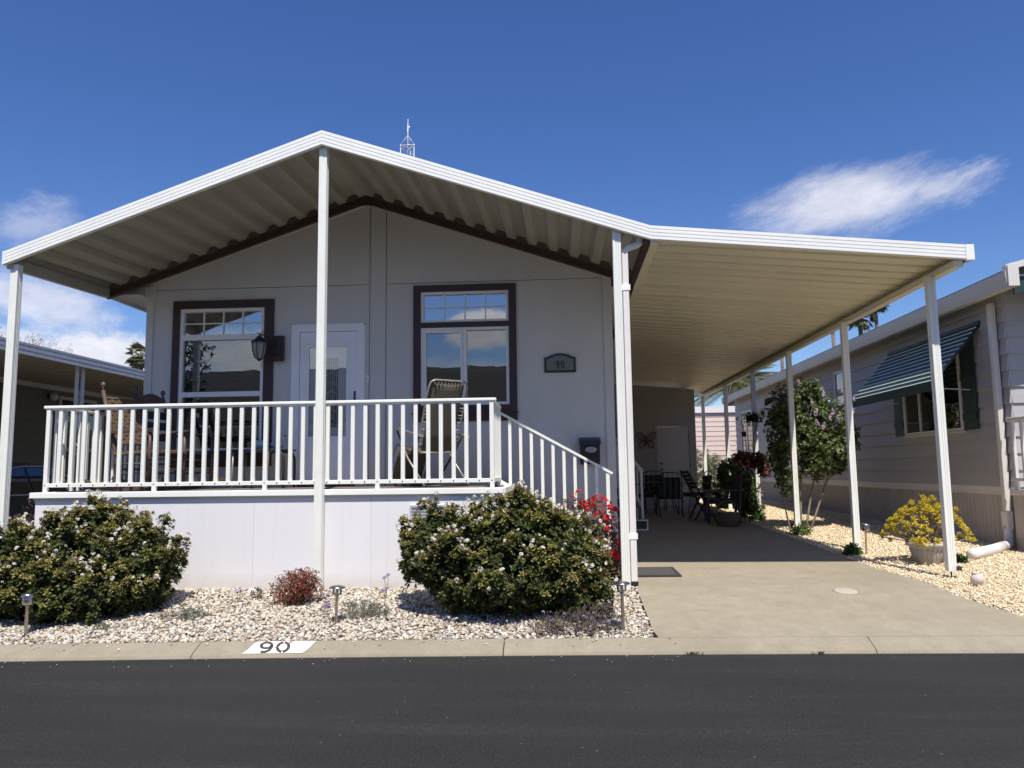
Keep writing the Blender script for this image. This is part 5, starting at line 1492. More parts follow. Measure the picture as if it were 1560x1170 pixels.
# dark car parked under the left carport, nose to the street
car = thing('parked_car', 'dark car parked in the shade under the left carport', 'car', (-9.2, 12.0, .19))
cz = .19
prof = [(-2.25, .42), (-2.28, .62), (-2.20, .78), (-1.30, .92), (-1.05, .96), (-.45, 1.36), (-.15, 1.45), (.55, 1.46), (1.10, 1.36), (1.72, 1.02), (2.12, .98), (2.25, .86), (2.28, .58), (2.20, .36), (1.80, .28), (-1.80, .28)]
def tum(z): return .88 if z < .95 else .88 - (z - .95) * .42
b = MB(); n = len(prof); vs = []
for s in (-1, -.55, .55, 1):
    for y, z in prof:
        w_ = tum(z) * s; zz = z - (.03 if abs(s) == 1 and z > .7 else 0)
        vs.append((-9.2 + w_, 11.6 + y, cz + zz))
fs = [tuple(range(n - 1, -1, -1)), tuple(range(3 * n, 4 * n))]
for k in range(3):
    for i in range(n): fs.append((k * n + i, k * n + (i + 1) % n, (k + 1) * n + (i + 1) % n, (k + 1) * n + i))
b.add(vs, fs, False); b.build('body', M['car_paint'], car)
for s in (-1, 1):
    def wq(pts, name, mat, dx=.006):
        b = MB(); vs = []
        for dd in (0, dx):
            for y, z in pts: vs.append((-9.2 + s * (tum(z) + dd), 11.6 + y, cz + z - .02))
        k = len(pts); b.add(vs, [tuple(range(k)), tuple(range(2 * k - 1, k - 1, -1))] + [(i, k + i, k + (i + 1) % k, (i + 1) % k) for i in range(k)]); return b.build(name, mat, car)
    wq([(-.86, 1.0), (-.32, 1.34), (.18, 1.39), (.18, 1.0)], 'door_window', M['car_glass']); wq([(.24, 1.0), (.24, 1.39), (.62, 1.39), (1.05, 1.28), (1.38, 1.02)], 'door_window', M['car_glass'])
    wq([(-1.0, .97), (-.95, .965), (.2, .965), (1.55, .985), (1.5, 1.0), (.2, .985), (-.92, .985)], 'belt_trim', M['chrome'], .012)
    b = MB(); b.tube([(-9.2 + s * (tum(z) + .008), 11.6 + y, cz + z - .02) for y, z in ((-.9, 1.0), (-.34, 1.36), (.2, 1.42), (.64, 1.42), (1.1, 1.31), (1.5, 1.02))], .012, 6); b.build('window_trim', M['chrome'], car)
    wq([(-1.9, .50), (2.0, .50), (2.0, .53), (-1.9, .53)], 'side_moulding', M['chrome'], .012)
    b = MB(); b.cbox((-9.2 + s * .90, 10.68, cz + .98), (-9.2 + s * 1.04, 10.80, cz + 1.10), .02); b.build('mirror', M['car_paint'], car)
    for yy in (-1.42, 1.36):
        b = MB(); b.lathe([(.20, -.10), (.31, -.10), (.325, -.07), (.325, .07), (.31, .10), (.20, .10)], (-9.2 + s * .80, 11.6 + yy, cz + .315), 22, 'x'); w_ = b.build('wheel', M['tyre'], car)
        b = MB(); b.lathe([(.205, -.09), (.205, .095), (.18, .105), (.05, .11)], (-9.2 + s * .80, 11.6 + yy, cz + .315), 18, 'x')
        if s < 0: b.v = [(-18.4 + .0 + 2 * (-9.2 - .8 + 9.2) - x + 18.4 + -18.4 + 0.0, y, z) if False else (2 * (-9.2 - .80) - x, y, z) for x, y, z in b.v]
        b.build('rim', M['chrome'], w_)
    b = MB(); b.cbox((-9.2 + s * .80 - .1, 9.34, cz + .60), (-9.2 + s * .80 + .04, 9.44, cz + .76), .02); b.build('headlight', M['vinyl'], car)
    b = MB(); b.cbox((-9.2 + s * .78 - .1, 13.80, cz + .70), (-9.2 + s * .78 + .04, 13.885, cz + .90), .02); b.build('tail_light', M['petal_red'], car)
b = MB(); vs = [(-9.2 + s * tum(z) * .86, 11.6 + y, cz + z + .012) for s in (-1, 1) for y, z in ((-.98, 1.01), (-.47, 1.345))]; b.add(vs, [(0, 1, 3, 2)]); 
b.add([(x, y - .004, z + .004) for x, y, z in vs], [(0, 1, 3, 2)]); b.build('windscreen', M['car_glass'], car)

# antenna mast behind the house
an = thing('lattice_antenna', 'slim galvanised lattice antenna mast rising behind the gable', 'antenna', (-4.82, 24.0, .3))
r_ = .235; c3 = [(-4.82 + r_ * math.cos(R(a)), 24 + r_ * math.sin(R(a))) for a in (-160, -20, 80)]
ztop = 12.02
for x, y in c3: b = MB(); b.tube([(x, y, .2), (x, y, ztop)], .016, 6); b.build('leg', M['galv'], an)
b = MB(); z = .4; k = 0
while z < ztop - .3:
    for i in range(3):
        p, q = c3[i], c3[(i + 1) % 3]
        if k % 2: p, q = q, p
        b.tube([(p[0], p[1], z), (q[0], q[1], z + .4)], .007, 4)
    z += .4; k += 1
b.build('lattice', M['galv'], an)
b = MB()
for i in range(3):
    p, q = c3[i], c3[(i + 1) % 3]; b.tube([(p[0], p[1], ztop - .02), (q[0], q[1], ztop - .02)], .015, 6); b.tube([(p[0], p[1], ztop), (-4.82, 24, ztop + .34)], .010, 5)
    b.lathe([(.03, 0), (.03, .04)], (p[0], p[1], ztop - .06), 8)
b.build('top_plate', M['galv'], an)
b = MB(); b.tube([(-4.82, 24, ztop - 1.0), (-4.82, 24, ztop + .35), (-4.815, 24, ztop + .9)], [.022, .022, .010], 8); b.tube([(-4.82, 24, ztop + .62), (-4.77, 24, ztop + .66)], .012, 5); b.lathe([(.03, 0), (.03, .06)], (-4.775, 24, ztop + .58), 8); b.tube([(-4.82, 24, ztop + .50), (-4.86, 24, ztop + .52)], .010, 5); b.build('mast', M['galv'], an)

# house across the street (seen only as a dark mirror image in the window panes)
xh = thing('house_across_street', 'low house across the street mirrored dark in the window panes', 'house', (0, -12, 0))
MB().box((-16, -15.5, 0), (12, -8.5, 3.4)).build('wall', M['across_wall'], xh)
b = MB(); b.prism([(-7.9, 3.38), (-11.5, 5.75), (-16, 3.38)], 'x', -16.6, 12.6); b.build('roof', M['across_roof'], xh)
MB().box((2.0, -8.49, .9), (3.6, -8.44, 2.2)).build('window', M['n_trim'], xh); MB().box((-7, -8.49, .2), (-6, -8.44, 2.2)).build('door', M['door_white'], xh)

# ------------------------------------------------------------------ foliage generators (numpy)
def unit(v): return v / np.maximum(1e-9, np.linalg.norm(v, axis=-1, keepdims=True))
def leaf_quads(P, D, N, L, W, fold=.25, bend=.0):
    """leaves as two folded halves (6 verts, 2 quads): base P, direction D, face normal N"""
    D = unit(D); S = unit(np.cross(D, N)); N = np.cross(S, D)
    L = np.asarray(L)[:, None]; W = np.asarray(W)[:, None]
    base = P; mid = P + D * L * .5 - N * L * bend * .3; tip = P + D * L - N * L * bend
    l1 = P + D * L * .55 + S * W * .5 + N * W * fold - N * L * bend * .3; r1 = P + D * L * .55 - S * W * .5 + N * W * fold - N * L * bend * .3
    V = np.stack([base, l1, tip, r1, mid], 1)
    n = len(P)
    F = np.array([[0, 4, 2, 1], [0, 3, 2, 4]])[None] + (np.arange(n) * 5)[:, None, None]
    return V.reshape(-1, 3), F.reshape(-1, 4)
def rosettes(P, A, k, L, W, spread=(20, 75), jit=.25, fold=.2, bend=.1):
    """k leaves round each axis A at P"""
    n = len(P)
    Pk = np.repeat(P, k, 0); Ak = np.repeat(unit(A), k, 0)
    ref = np.where(np.abs(Ak[:, 2:3]) < .9, np.array([[0, 0, 1.]]), np.array([[1., 0, 0]]))
    S = unit(np.cross(Ak, ref)); T = np.cross(Ak, S)
    th = np.tile(np.arange(k) * 2.399, n) + np.repeat(rng.uniform(0, 6.28, n), k)
    rank = np.tile(np.linspace(0, 1, k), n)
    ph = np.radians(spread[0] + (spread[1] - spread[0]) * rank + rng.normal(0, 8, n * k))
    rad = S * np.cos(th)[:, None] + T * np.sin(th)[:, None]
    D = Ak * np.cos(ph)[:, None] + rad * np.sin(ph)[:, None]
    Nn = Ak * np.sin(ph)[:, None] - rad * np.cos(ph)[:, None]
    Ls = L * rng.uniform(1 - jit, 1 + jit, n * k) * (.6 + .4 * rank); Ws = W * rng.uniform(1 - jit, 1 + jit, n * k)
    return leaf_quads(Pk - Ak * (L * .5 * rank)[:, None] * .6, D, Nn, Ls, Ws, fold, bend)
def lobes_surface(lobes, n, zmin=None, shell=(.93, 1.03), inside=.9):
    """points and normals on the outside of a union of ellipsoids (cx,cy,cz,rx,ry,rz)"""
    lob = np.array(lobes, float)
    area = (lob[:, 3] * lob[:, 4] + lob[:, 4] * lob[:, 5] + lob[:, 3] * lob[:, 5]); pr = area / area.sum()
    idx = rng.choice(len(lob), n * 3, p=pr)
    u = unit(rng.normal(size=(n * 3, 3)))
    s = rng.uniform(shell[0], shell[1], (n * 3, 1))
    P = lob[idx, :3] + u * lob[idx, 3:] * s
    Nn = unit(u / lob[idx, 3:])
    ok = np.ones(len(P), bool)
    for l in lob:
        d = (((P - l[:3]) / l[3:]) ** 2).sum(1)
        ok &= d > inside ** 2 * shell[0] ** 2 * .98
    if zmin is not None: ok &= P[:, 2] > zmin
    P, Nn = P[ok][:n], Nn[ok][:n]
    return P, Nn
def cat(parts):
    Vs, Fs, Ms, o = [], [], [], 0
    for (V, F), m_ in parts:
        Vs.append(V); Fs.append(F + o); Ms.append(np.full(len(F), m_)); o += len(V)
    return np.concatenate(Vs), np.concatenate(Fs), np.concatenate(Ms)
def stems(b, base, tips, r0, r1, seg=5, sag=.1, n=4):
    for t in tips:
        base_ = Vector(base); t = Vector(t); m_ = (base_ + t) / 2 + Vector((random.uniform(-1, 1), random.uniform(-1, 1), 0)) * sag * (t - base_).length
        pts = []
        for i in range(n + 1):
            u = i / n; pts.append(base_ * (1 - u) ** 2 + m_ * 2 * u * (1 - u) + t * u * u)
        b.tube(pts, [r0 + (r1 - r0) * i / n for i in range(n + 1)], seg)
    return b

# white flower heads: small 5-petal flowers bunched together; a few shared shapes
def flower_head(nfl, rad, pet, mat, name, up=.6):
    ctr = unit(rng.normal(size=(nfl, 3)) + np.array([0, 0, up])) * rad
    V, F = rosettes(ctr, ctr, 5, pet, pet * .85, (62, 80), .15, .1, .1)
    me_o = np_obj(name, V, F, mat)
    me = me_o.data; bpy.data.objects.remove(me_o)
    return me
WF = [flower_head(k, .019, .016, M['petal_white'], 'flower_cluster') for k in (5, 8, 11)]
RF = [flower_head(k, .030, .020, M['petal_red'], 'flower_head') for k in (9, 14)]
PF = [flower_head(k, .03, .02, M['petal_pink'], 'flower_head') for k in (8, 12)]

def hawthorn(name_label, root, lob, nros, nfl, grp, zmin, seed):
    global rng
    rng = np.random.default_rng(seed)
    t = thing('hawthorn_bush', name_label, 'bush', root, 0, grp)
    # knobbly outline: leafy shoots stand out of the crown, older leaves fill in behind them
    P0, N0 = lobes_surface(lob, 300, zmin + .03)
    kc = P0 + N0 * rng.uniform(-.045, .05, (len(P0), 1)); kr = rng.uniform(.045, .085, len(P0))
    tall = (N0[:, 2] > .45) & (rng.random(len(P0)) < .35)
    kc[tall, 2] += rng.uniform(.01, .07, tall.sum())
    per = np.maximum(5, (kr / .065) ** 2 * nros / len(P0)).astype(int)
    ki = np.repeat(np.arange(len(P0)), per)
    u = unit(rng.normal(size=(len(ki), 3)) + N0[ki] * 1.0 + np.array([0, 0, .45]))
    Po = kc[ki] + u * kr[ki][:, None] * rng.uniform(.85, 1.1, (len(ki), 1)) * np.array([1, 1, 1.15]); No = N0[ki]
    A = unit(u * .7 + np.array([0, 0, .75]) + rng.normal(0, .2, u.shape))
    Pi, Ni = lobes_surface(lob, int(nros * 1.0), zmin, (.86, .98), .86)
    Ai = unit(Ni * .8 + np.array([0, 0, .6]) + rng.normal(0, .45, Ni.shape))
    Pc, Nc = lobes_surface(lob, int(nros * .9), zmin, (.60, .86), .5); Ac = unit(Nc + rng.normal(0, .6, Nc.shape))
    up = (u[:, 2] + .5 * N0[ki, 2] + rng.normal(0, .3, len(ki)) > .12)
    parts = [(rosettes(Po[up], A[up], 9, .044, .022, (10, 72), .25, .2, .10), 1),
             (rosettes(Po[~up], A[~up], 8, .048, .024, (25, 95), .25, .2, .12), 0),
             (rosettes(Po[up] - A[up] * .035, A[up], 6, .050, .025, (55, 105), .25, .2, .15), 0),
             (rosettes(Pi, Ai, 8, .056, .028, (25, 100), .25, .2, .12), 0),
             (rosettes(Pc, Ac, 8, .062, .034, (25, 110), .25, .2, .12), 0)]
    V, F, mi = cat(parts)
    np_obj('foliage', V, F, None, t, mats=[M['haw_dark'], M['haw_young']], mi=mi, kind='stuff')
    b = MB()
    bx, by, bz = root
    Pt, Nt = lobes_surface(lob, 46, zmin, (.7, .88), .6)
    for k in range(len(Pt)):
        stems(b, (bx + random.uniform(-.25, .25), by + random.uniform(-.15, .15), bz - .03), [tuple(Pt[k])], .014, .004, 5, .12)
    b.build('branches', M['bark'], t)
    # flowers where the light reaches
    fl = np.nonzero((u[:, 2] > .1) & (No[:, 2] > -.45) & (No[:, 1] < .5))[0]
    rng.shuffle(fl)
    # uneven: bunches gather in places
    fl = fl[np.linalg.norm((Po[fl] - kc[ki[fl]]) / kr[ki[fl]][:, None], axis=1) > .98]
    cen = Po[fl[:9]]
    d = np.min(np.linalg.norm(Po[fl][:, None] - cen[None], axis=2), axis=1)
    w_ = np.exp(-d / .20) + .22
    pick = rng.choice(fl, size=min(nfl, len(fl)), replace=False, p=w_ / w_.sum())
    for i in pick:
        p = Po[i] + A[i] * .038 + u[i] * .022
        sc_ = rng.uniform(.55, 1.1)
        inst(WF[int(rng.integers(3))], 'flower_cluster', t, tuple(p), (rng.uniform(-.5, .5), rng.uniform(-.5, .5), rng.uniform(0, 6.28)), (sc_, sc_, sc_))
    return t
HG = 'hawthorn bushes in the gravel bed'
hawthorn('large white flowering hawthorn bush between centre post and gable post', (-.55, 7.22, .18),
         [(-.95, 7.22, .66, .52, .48, .37), (-.45, 7.26, .74, .52, .54, .38), (-.06, 7.24, .64, .36, .46, .32), (-.55, 7.10, .48, .62, .48, .33), (.08, 7.04, .42, .28, .34, .26), (-1.22, 7.25, .80, .24, .28, .20), (-.42, 7.2, 1.02, .16, .2, .10)],
         2300, 210, HG, .20, 5)
hawthorn('large white flowering hawthorn bush at the street corner below the porch', (-4.6, 7.12, .12),
         [(-4.48, 7.25, .64, .58, .50, .40), (-4.05, 7.28, .62, .36, .42, .32), (-5.05, 7.15, .56, .52, .50, .34), (-4.58, 6.98, .40, .68, .46, .30), (-5.4, 7.05, .48, .5, .5, .34), (-4.05, 7.2, .36, .32, .34, .24), (-4.52, 7.25, 1.0, .14, .18, .10)],
         2400, 220, HG, .12, 6)
rng = np.random.default_rng(21)

# scarlet geranium behind the right bush
ge = thing('geranium_bush', 'straggling geranium bush with scarlet flowers behind the hawthorn by the gable post', 'flowering plant', (.35, 8.35, .24))
P, N = lobes_surface([(.28, 8.38, .78, .26, .22, .34), (.46, 8.40, .60, .17, .2, .36), (.12, 8.4, .92, .2, .2, .2), (.50, 8.3, .36, .14, .16, .2)], 620, .25, (.7, 1.08), .6)
A = unit(N + np.array([0, 0, .5]) + rng.normal(0, .4, N.shape))
V, F = rosettes(P, A, 4, .035, .034, (30, 95), .3, .1, .15); np_obj('foliage', V, F, M['ger_leaf'], ge, kind='stuff')
b = MB(); stems(b, (.38, 8.38, .22), [tuple(p) for p in P[:50]], .008, .004, 5, .12); b.build('stem', M['bark'], ge)
Q = [(870, 757), (882, 765), (893, 768), (902, 762), (912, 772), (925, 775), (931, 790), (905, 785), (890, 778), (915, 790), (880, 752), (921, 805), (929, 820), (934, 847), (899, 776), (886, 772), (908, 758), (917, 763), (924, 768), (932, 778), (938, 800), (913, 781), (921, 790), (902, 770), (936, 828), (930, 842), (939, 862)]
for k, (px, py) in enumerate(Q):
    fy = 8.16 + .08 * ((k * 37) % 5) / 5
    x = (px - 858) / 1179 * fy + .02; z = 1.42 - (py - 717) / 1179 * fy
    s_ = rng.uniform(.75, 1.25); inst(RF[k % 2], 'flower_head', ge, (x, fy, z), (rng.uniform(-.3, .3), rng.uniform(-.3, .3), rng.uniform(0, 6)), (s_, s_, s_))

# red nandina
na = thing('nandina_shrub', 'small red leaved nandina shrub in the pebbles by the centre post', 'shrub', (-2.57, 7.42, .18))
P, N = lobes_surface([(-2.58, 7.42, .33, .21, .19, .16), (-2.50, 7.42, .38, .17, .16, .13)], 900, .17, (.55, 1.12), .3)
A = unit(N + np.array([0, 0, .45]) + rng.normal(0, .5, N.shape)); V, F = rosettes(P, A, 4, .034, .011, (25, 85), .3, .15, .1); np_obj('foliage', V, F, M['nandina'], na, kind='stuff')
b = MB(); stems(b, (-2.56, 7.42, .16), [tuple(p) for p in P[:45]], .004, .002, 4, .1); b.build('stem', M['bark'], na)
P = np.stack([-2.35 + rng.normal(0, .02, 40), 7.5 + rng.normal(0, .02, 40), .19 + rng.random(40) * .17], -1)
ns = thing('nandina_sprout', 'thin red nandina sprout at the foot of the centre post', 'shrub', (-2.35, 7.5, .19))
V, F = rosettes(P, np.tile([0, 0, 1.], (40, 1)) + rng.normal(0, .4, (40, 3)), 3, .03, .011, (30, 80)); np_obj('foliage', V, F, M['nandina'], ns, kind='stuff'); b = MB(); stems(b, (-2.35, 7.5, .17), [(-2.36, 7.5, .36), (-2.33, 7.52, .33)], .003, .002, 4); b.build('stem', M['bark'], ns)

def tuft(label, cat_, name, lobes, n, k, L, W, mat, root, grp=None, flowers=0, fmat=None, zmin=.05, spread=(10, 60)):
    t = thing(name, label, cat_, root, 0, grp)
    P, N = lobes_surface(lobes, n, zmin, (.55, 1.1), .3)
    A = unit(N + np.array([0, 0, .7]) + rng.normal(0, .35, N.shape))
    V, F = rosettes(P, A, k, L, W, spread, .3, .1, .05); np_obj('foliage', V, F, mat, t, kind='stuff')
    b = MB(); stems(b, root, [tuple(p) for p in P[:24]], .003, .002, 4, .08, 3); b.build('stem', M['twig'], t)
    if flowers:
        pk = P[rng.choice(len(P), flowers, False)]
        me = flower_head(6, .012, .012, fmat, 'flower')
        for p in pk: inst(me, 'flower', t, tuple(p + np.array([0, 0, .03])))
    return t
def gxy(x, y, d=0.): return (x, y, Gf(x, y) + d - .015)
SG = 'grey green clumps in the pebbles'
tuft('grey green clump in the pebbles beside the left hawthorn', 'ground plant', 'grey_clump', [(-3.42, 6.93, .16, .20, .13, .07), (-3.32, 6.93, .15, .14, .12, .07)], 420, 5, .030, .006, M['santolina'], gxy(-3.4, 6.93), SG)
tuft('grey green clump in the pebbles behind the clear solar light', 'ground plant', 'grey_clump', [(-1.80, 6.98, .19, .19, .14, .09), (-1.68, 7.0, .17, .13, .12, .08)], 460, 5, .030, .006, M['santolina'], gxy(-1.78, 6.98), SG)
tuft('brown heath clump with mauve flecks in front of the right hawthorn', 'ground plant', 'heath_clump', [(.06, 6.52, .16, .30, .17, .12), (.28, 6.62, .20, .20, .16, .12), (-.16, 6.56, .13, .16, .14, .08)], 900, 5, .032, .006, M['heath'], gxy(.1, 6.55), None, 26, M['petal_purple'], .08)
tuft('tiny grey seedling in the pebbles left of the red nandina', 'ground plant', 'seedling', [(-3.02, 7.62, .25, .06, .05, .05)], 40, 4, .03, .010, M['santolina'], gxy(-3.02, 7.62), 'seedlings in the pebbles', zmin=.1)
tuft('tiny green seedling at the street edge of the left hawthorn', 'ground plant', 'seedling', [(-3.92, 6.52, .14, .08, .06, .04)], 60, 4, .024, .008, M['santolina'], gxy(-3.92, 6.52), 'seedlings in the pebbles')
for i, (x, y, lab) in enumerate(((-3.62, 7.35, 'purple flower by the right foot of the left hawthorn'), (-3.17, 7.55, 'purple flower in the open pebbles left of the nandina'), (-2.12, 6.98, 'purple flower just left of the clear solar light'), (-1.72, 7.55, 'purple flower in the pebbles behind the grey clump'), (-1.55, 7.62, 'purple flower nearest the big right hawthorn'), (-1.80, 7.95, 'tall dark purple flower close to the white skirting'), (-2.22, 7.30, 'purple flower at the right foot of the nandina'))):
    t = thing('purple_flower', lab, 'flower', gxy(x, y), 0, 'purple flowers dotted in the pebbles')
    h = .10 if i != 5 else .14
    b = MB(); stems(b, gxy(x, y), [(x + .01, y, Gf(x, y) + h), (x - .03, y + .01, Gf(x, y) + h * .8)], .0025, .002, 4); b.build('stem', M['weed'], t)
    me = flower_head(7, .018, .018, M['petal_purple'], 'bloom'); inst(me, 'bloom', t, (x + .01, y, Gf(x, y) + h)); inst(me, 'bloom', t, (x - .03, y + .01, Gf(x, y) + h * .8))
# dusky shrub at the left edge beyond the corner post
t = thing('dusky_shrub', 'dusky purple brown shrub in shade beyond the corner post', 'shrub', gxy(-6.2, 8.9))
P, N = lobes_surface([(-6.15, 8.9, .70, .35, .35, .48), (-6.45, 9.2, .60, .4, .35, .4), (-5.98, 8.6, .5, .22, .25, .3)], 900, .15, (.6, 1.1), .5); A = unit(N + rng.normal(0, .5, N.shape)); V, F = rosettes(P, A, 4, .05, .02, (20, 90)); np_obj('foliage', V, F, M['purple_shrub'], t, kind='stuff')
b = MB(); stems(b, gxy(-6.2, 8.9), [tuple(p) for p in P[:30]], .007, .003, 5); b.build('branches', M['bark'], t)

# weeds in the tan gravel and along the road edge
for x, y, s_, lab in ((3.80, 12.9, .17, 'bright weed clump at the foot of the lilac'), (3.68, 10.35, .11, 'bright weed clump left of the steel light at the carport post'), (3.86, 15.85, .16, 'dark weed clump at the foot of the vine post'), (4.62, 9.55, .08, 'small weed at the mouth of the white drain pipe')):
    t = thing('weed_clump', lab, 'weed', gxy(x, y), 0, 'weeds growing in the tan gravel')
    P, N = lobes_surface([(x, y, Gf(x, y) + s_ * .4, s_, s_, s_ * .7)], 170, Gf(x, y), (.3, 1.1), .0); A = unit(N + np.array([0, 0, .8])); V, F = rosettes(P, A, 3, .075 if s_ > .1 else .05, .020, (15, 70), .3, .15, .35); np_obj('leaves', V, F, M['weed'], t, kind='stuff')
for i, (x, lab) in enumerate(((.98, 'tiny dark weed on the kerb edge in front of the driveway'), (1.95, 'tiny flat weed at the asphalt edge further right'))):
    y = float(kerb_front(x)) + .01
    t = thing('kerb_weed', lab, 'weed', (x, y, .004)); P = np.stack([x + rng.normal(0, .03, 30), y + rng.normal(0, .012, 30), np.full(30, .008)], -1); V, F = rosettes(P, np.tile([0, 0, 1.], (30, 1)), 3, .028, .010, (30, 80)); np_obj('leaves', V, F, M['ivy'], t, kind='stuff')

# ------------------------------------------------------------------ lilac
li = thing('lilac_bush', 'tall multi stemmed lilac with pale mauve flower heads beside the carport posts', 'shrub', (4.15, 14.0, Gf(4.15, 14.0)))
lob = [(3.62, 12.8, 2.35, .30, .32, .40), (3.50, 12.75, 1.92, .22, .25, .40), (4.02, 13.0, 2.20, .40, .40, .45), (4.42, 12.95, 2.12, .34, .35, .42), (4.28, 12.8, 1.72, .38, .35, .34), (3.88, 12.8, 1.85, .30, .3, .36), (4.05, 12.9, 2.62, .22, .25, .24), (3.42, 12.7, 1.55, .12, .15, .22), (4.62, 13.0, 1.85, .24, .25, .30), (3.62, 12.8, 1.42, .12, .14, .28), (3.62, 12.8, 1.22, .20, .2, .24), (4.15, 12.85, 1.45, .36, .3, .24), (4.42, 12.9, 1.58, .24, .24, .24), (3.9, 12.85, 2.0, .3, .3, .3)]
LS = 14.0 / 12.75
lsc = lambda p: (p[0] * LS, p[1] * LS, (p[2] - 1.42) * LS + 1.42)
lob = [lsc(l[:3]) + tuple(r * LS for r in l[3:]) for l in lob]
P, N = lobes_surface(lob, 2100, .8, (.55, 1.10), .55); A = unit(N + rng.normal(0, .6, N.shape) + np.array([0, 0, .1]))
keep = rng.random(len(P)) < np.clip(1.05 - .5 * (np.sin(P[:, 0] * 9) * np.sin(P[:, 2] * 8 + 1) > .25), 0, 1)
P, A, N = P[keep], A[keep], N[keep]
V, F = rosettes(P, A, 5, .086, .060, (35, 110), .3, .18, .25); np_obj('foliage', V, F, M['lilac_leaf'], li, kind='stuff')
b = MB()
g0 = Gf(3.78, 12.75)
trunks = [((3.70, 12.75, g0 - .05), (3.72, 12.8, 2.4), .024), ((3.76, 12.75, g0 - .05), (3.55, 12.75, 2.0), .017), ((3.86, 12.8, g0 - .05), (4.3, 12.9, 2.0), .022), ((3.92, 12.8, g0 - .05), (4.55, 12.95, 1.9), .018), ((3.80, 12.85, g0 - .05), (4.05, 12.95, 2.55), .019), ((3.60, 12.7, g0 - .05), (3.44, 12.7, 1.4), .014), ((3.95, 12.85, g0 - .05), (4.4, 12.8, 1.6), .015)]
trunks = [((p[0] * LS, p[1] * LS, p[2]), lsc(q), r * LS) for p, q, r in trunks]
for p, q, r in trunks: stems(b, p, [q], r, .008, 7, .06, 6)
for p in P[rng.choice(len(P), 60, False)]:
    q = trunks[int(np.argmin([np.linalg.norm(np.array(tr[1][:2]) - p[:2]) for tr in trunks]))]
    mid = Vector(q[0]).lerp(Vector(q[1]), random.uniform(.5, .8)); stems(b, mid, [tuple(p)], .007, .003, 4, .1, 3)
b.build('trunk', M['bark_grey'], li)
def panicle():
    n = 46; z = rng.random(n); r = .042 * (1 - z * .8); a = rng.uniform(0, 6.28, n)
    C0_ = np.stack([r * np.cos(a), r * np.sin(a), z * .13], -1); Ax = np.stack([np.cos(a), np.sin(a), .4 + z], -1)
    V, F = rosettes(C0_, Ax, 4, .016, .013, (60, 80)); o = np_obj('flower_head', V, F, M['lilac_bloom']); me = o.data; bpy.data.objects.remove(o); return me
LP = [panicle(), panicle()]
for k, (px, py) in enumerate([(1215, 588), (1184, 600), (1250, 605), (1233, 618), (1236, 632), (1262, 632), (1273, 618), (1278, 600), (1290, 632), (1246, 653), (1269, 638), (1280, 640), (1240, 648), (1176, 618), (1292, 612), (1284, 652), (1256, 640)]):
    y = 13.65 + .1 * (k % 4); x = (px - 858) / 1179 * y; z = 1.42 - (py - 713 + 0) / 1179 * y
    inst(LP[k % 2], 'flower_head', li, (x, y, z - .05), (rng.uniform(-.4, .4), rng.uniform(-.5, .5), rng.uniform(0, 6)), (.9, .9, .95))

# ------------------------------------------------------------------ yellow succulent in a pot
px, py = 4.27, 9.55; gp = Gf(px, py)
po = thing('planter_pot', 'grey fluted concrete pot on the tan gravel beside the corner post', 'flower pot', (px, py, gp))
b = MB(); b.lathe([(.14, 0), (.15, .01), (.19, .17), (.205, .20), (.232, .205), (.236, .245), (.215, .25), (.20, .22), (.02, .215)], (px, py, gp - .01), 28); b.build('bowl', M['pot'], po)
for k in range(22):
    a = 2 * math.pi * k / 22; c, s = math.cos(a), math.sin(a); b = MB(); b.tube([(px + c * .152, py + s * .152, gp + .02), (px + c * .190, py + s * .190, gp + .165)], .011, 5); b.build('flute', M['pot'], po)
su = thing('yellow_succulent', 'yellow green succulent with bare stems sprawling out of the pot', 'potted plant', (px, py, gp + .215))
b = MB(); tips = []
for k in range(150):
    a = rng.uniform(0, 6.28); r = .47 * math.sqrt(rng.random()) + .02; x = px + r * math.cos(a); y = py + r * .8 * math.sin(a)
    z = gp + .68 - .36 * (r / .47) ** 2.4 + rng.normal(0, .045); tips.append((x, y, max(z, gp + .22)))
for i, tp in enumerate(tips):
    if i < 62: stems(b, (px + rng.normal(0, .06), py + rng.normal(0, .06), gp + .21), [tp], .009, .006, 5, .10, 4)
b.build('stem', M['stem'], su)
T = np.array(tips); A = unit(np.array(tips) - np.array([px, py, gp - .1]) + np.array([0, 0, .5])); V, F = rosettes(T, A, 13, .066, .036, (15, 88), .25, .15, -.1)
np_obj('rosettes', V, F, M['succ_leaf'], su, kind='stuff')
b = MB(); b.lathe([(.01, .0), (.19, .0), (.19, .02), (.01, .045)], (px, py, gp + .19), 16); b.build('soil', M['soil'], po)
P = np.stack([px + rng.normal(0, .11, 40), py + rng.normal(0, .11, 40), np.full(40, gp + .235)], -1); V, F = rosettes(P, np.tile([0, 0, 1.], (40, 1)) + rng.normal(0, .3, (40, 3)), 4, .03, .014, (30, 90)); np_obj('dry_leaves', V, F, M['santolina'], su, kind='stuff')

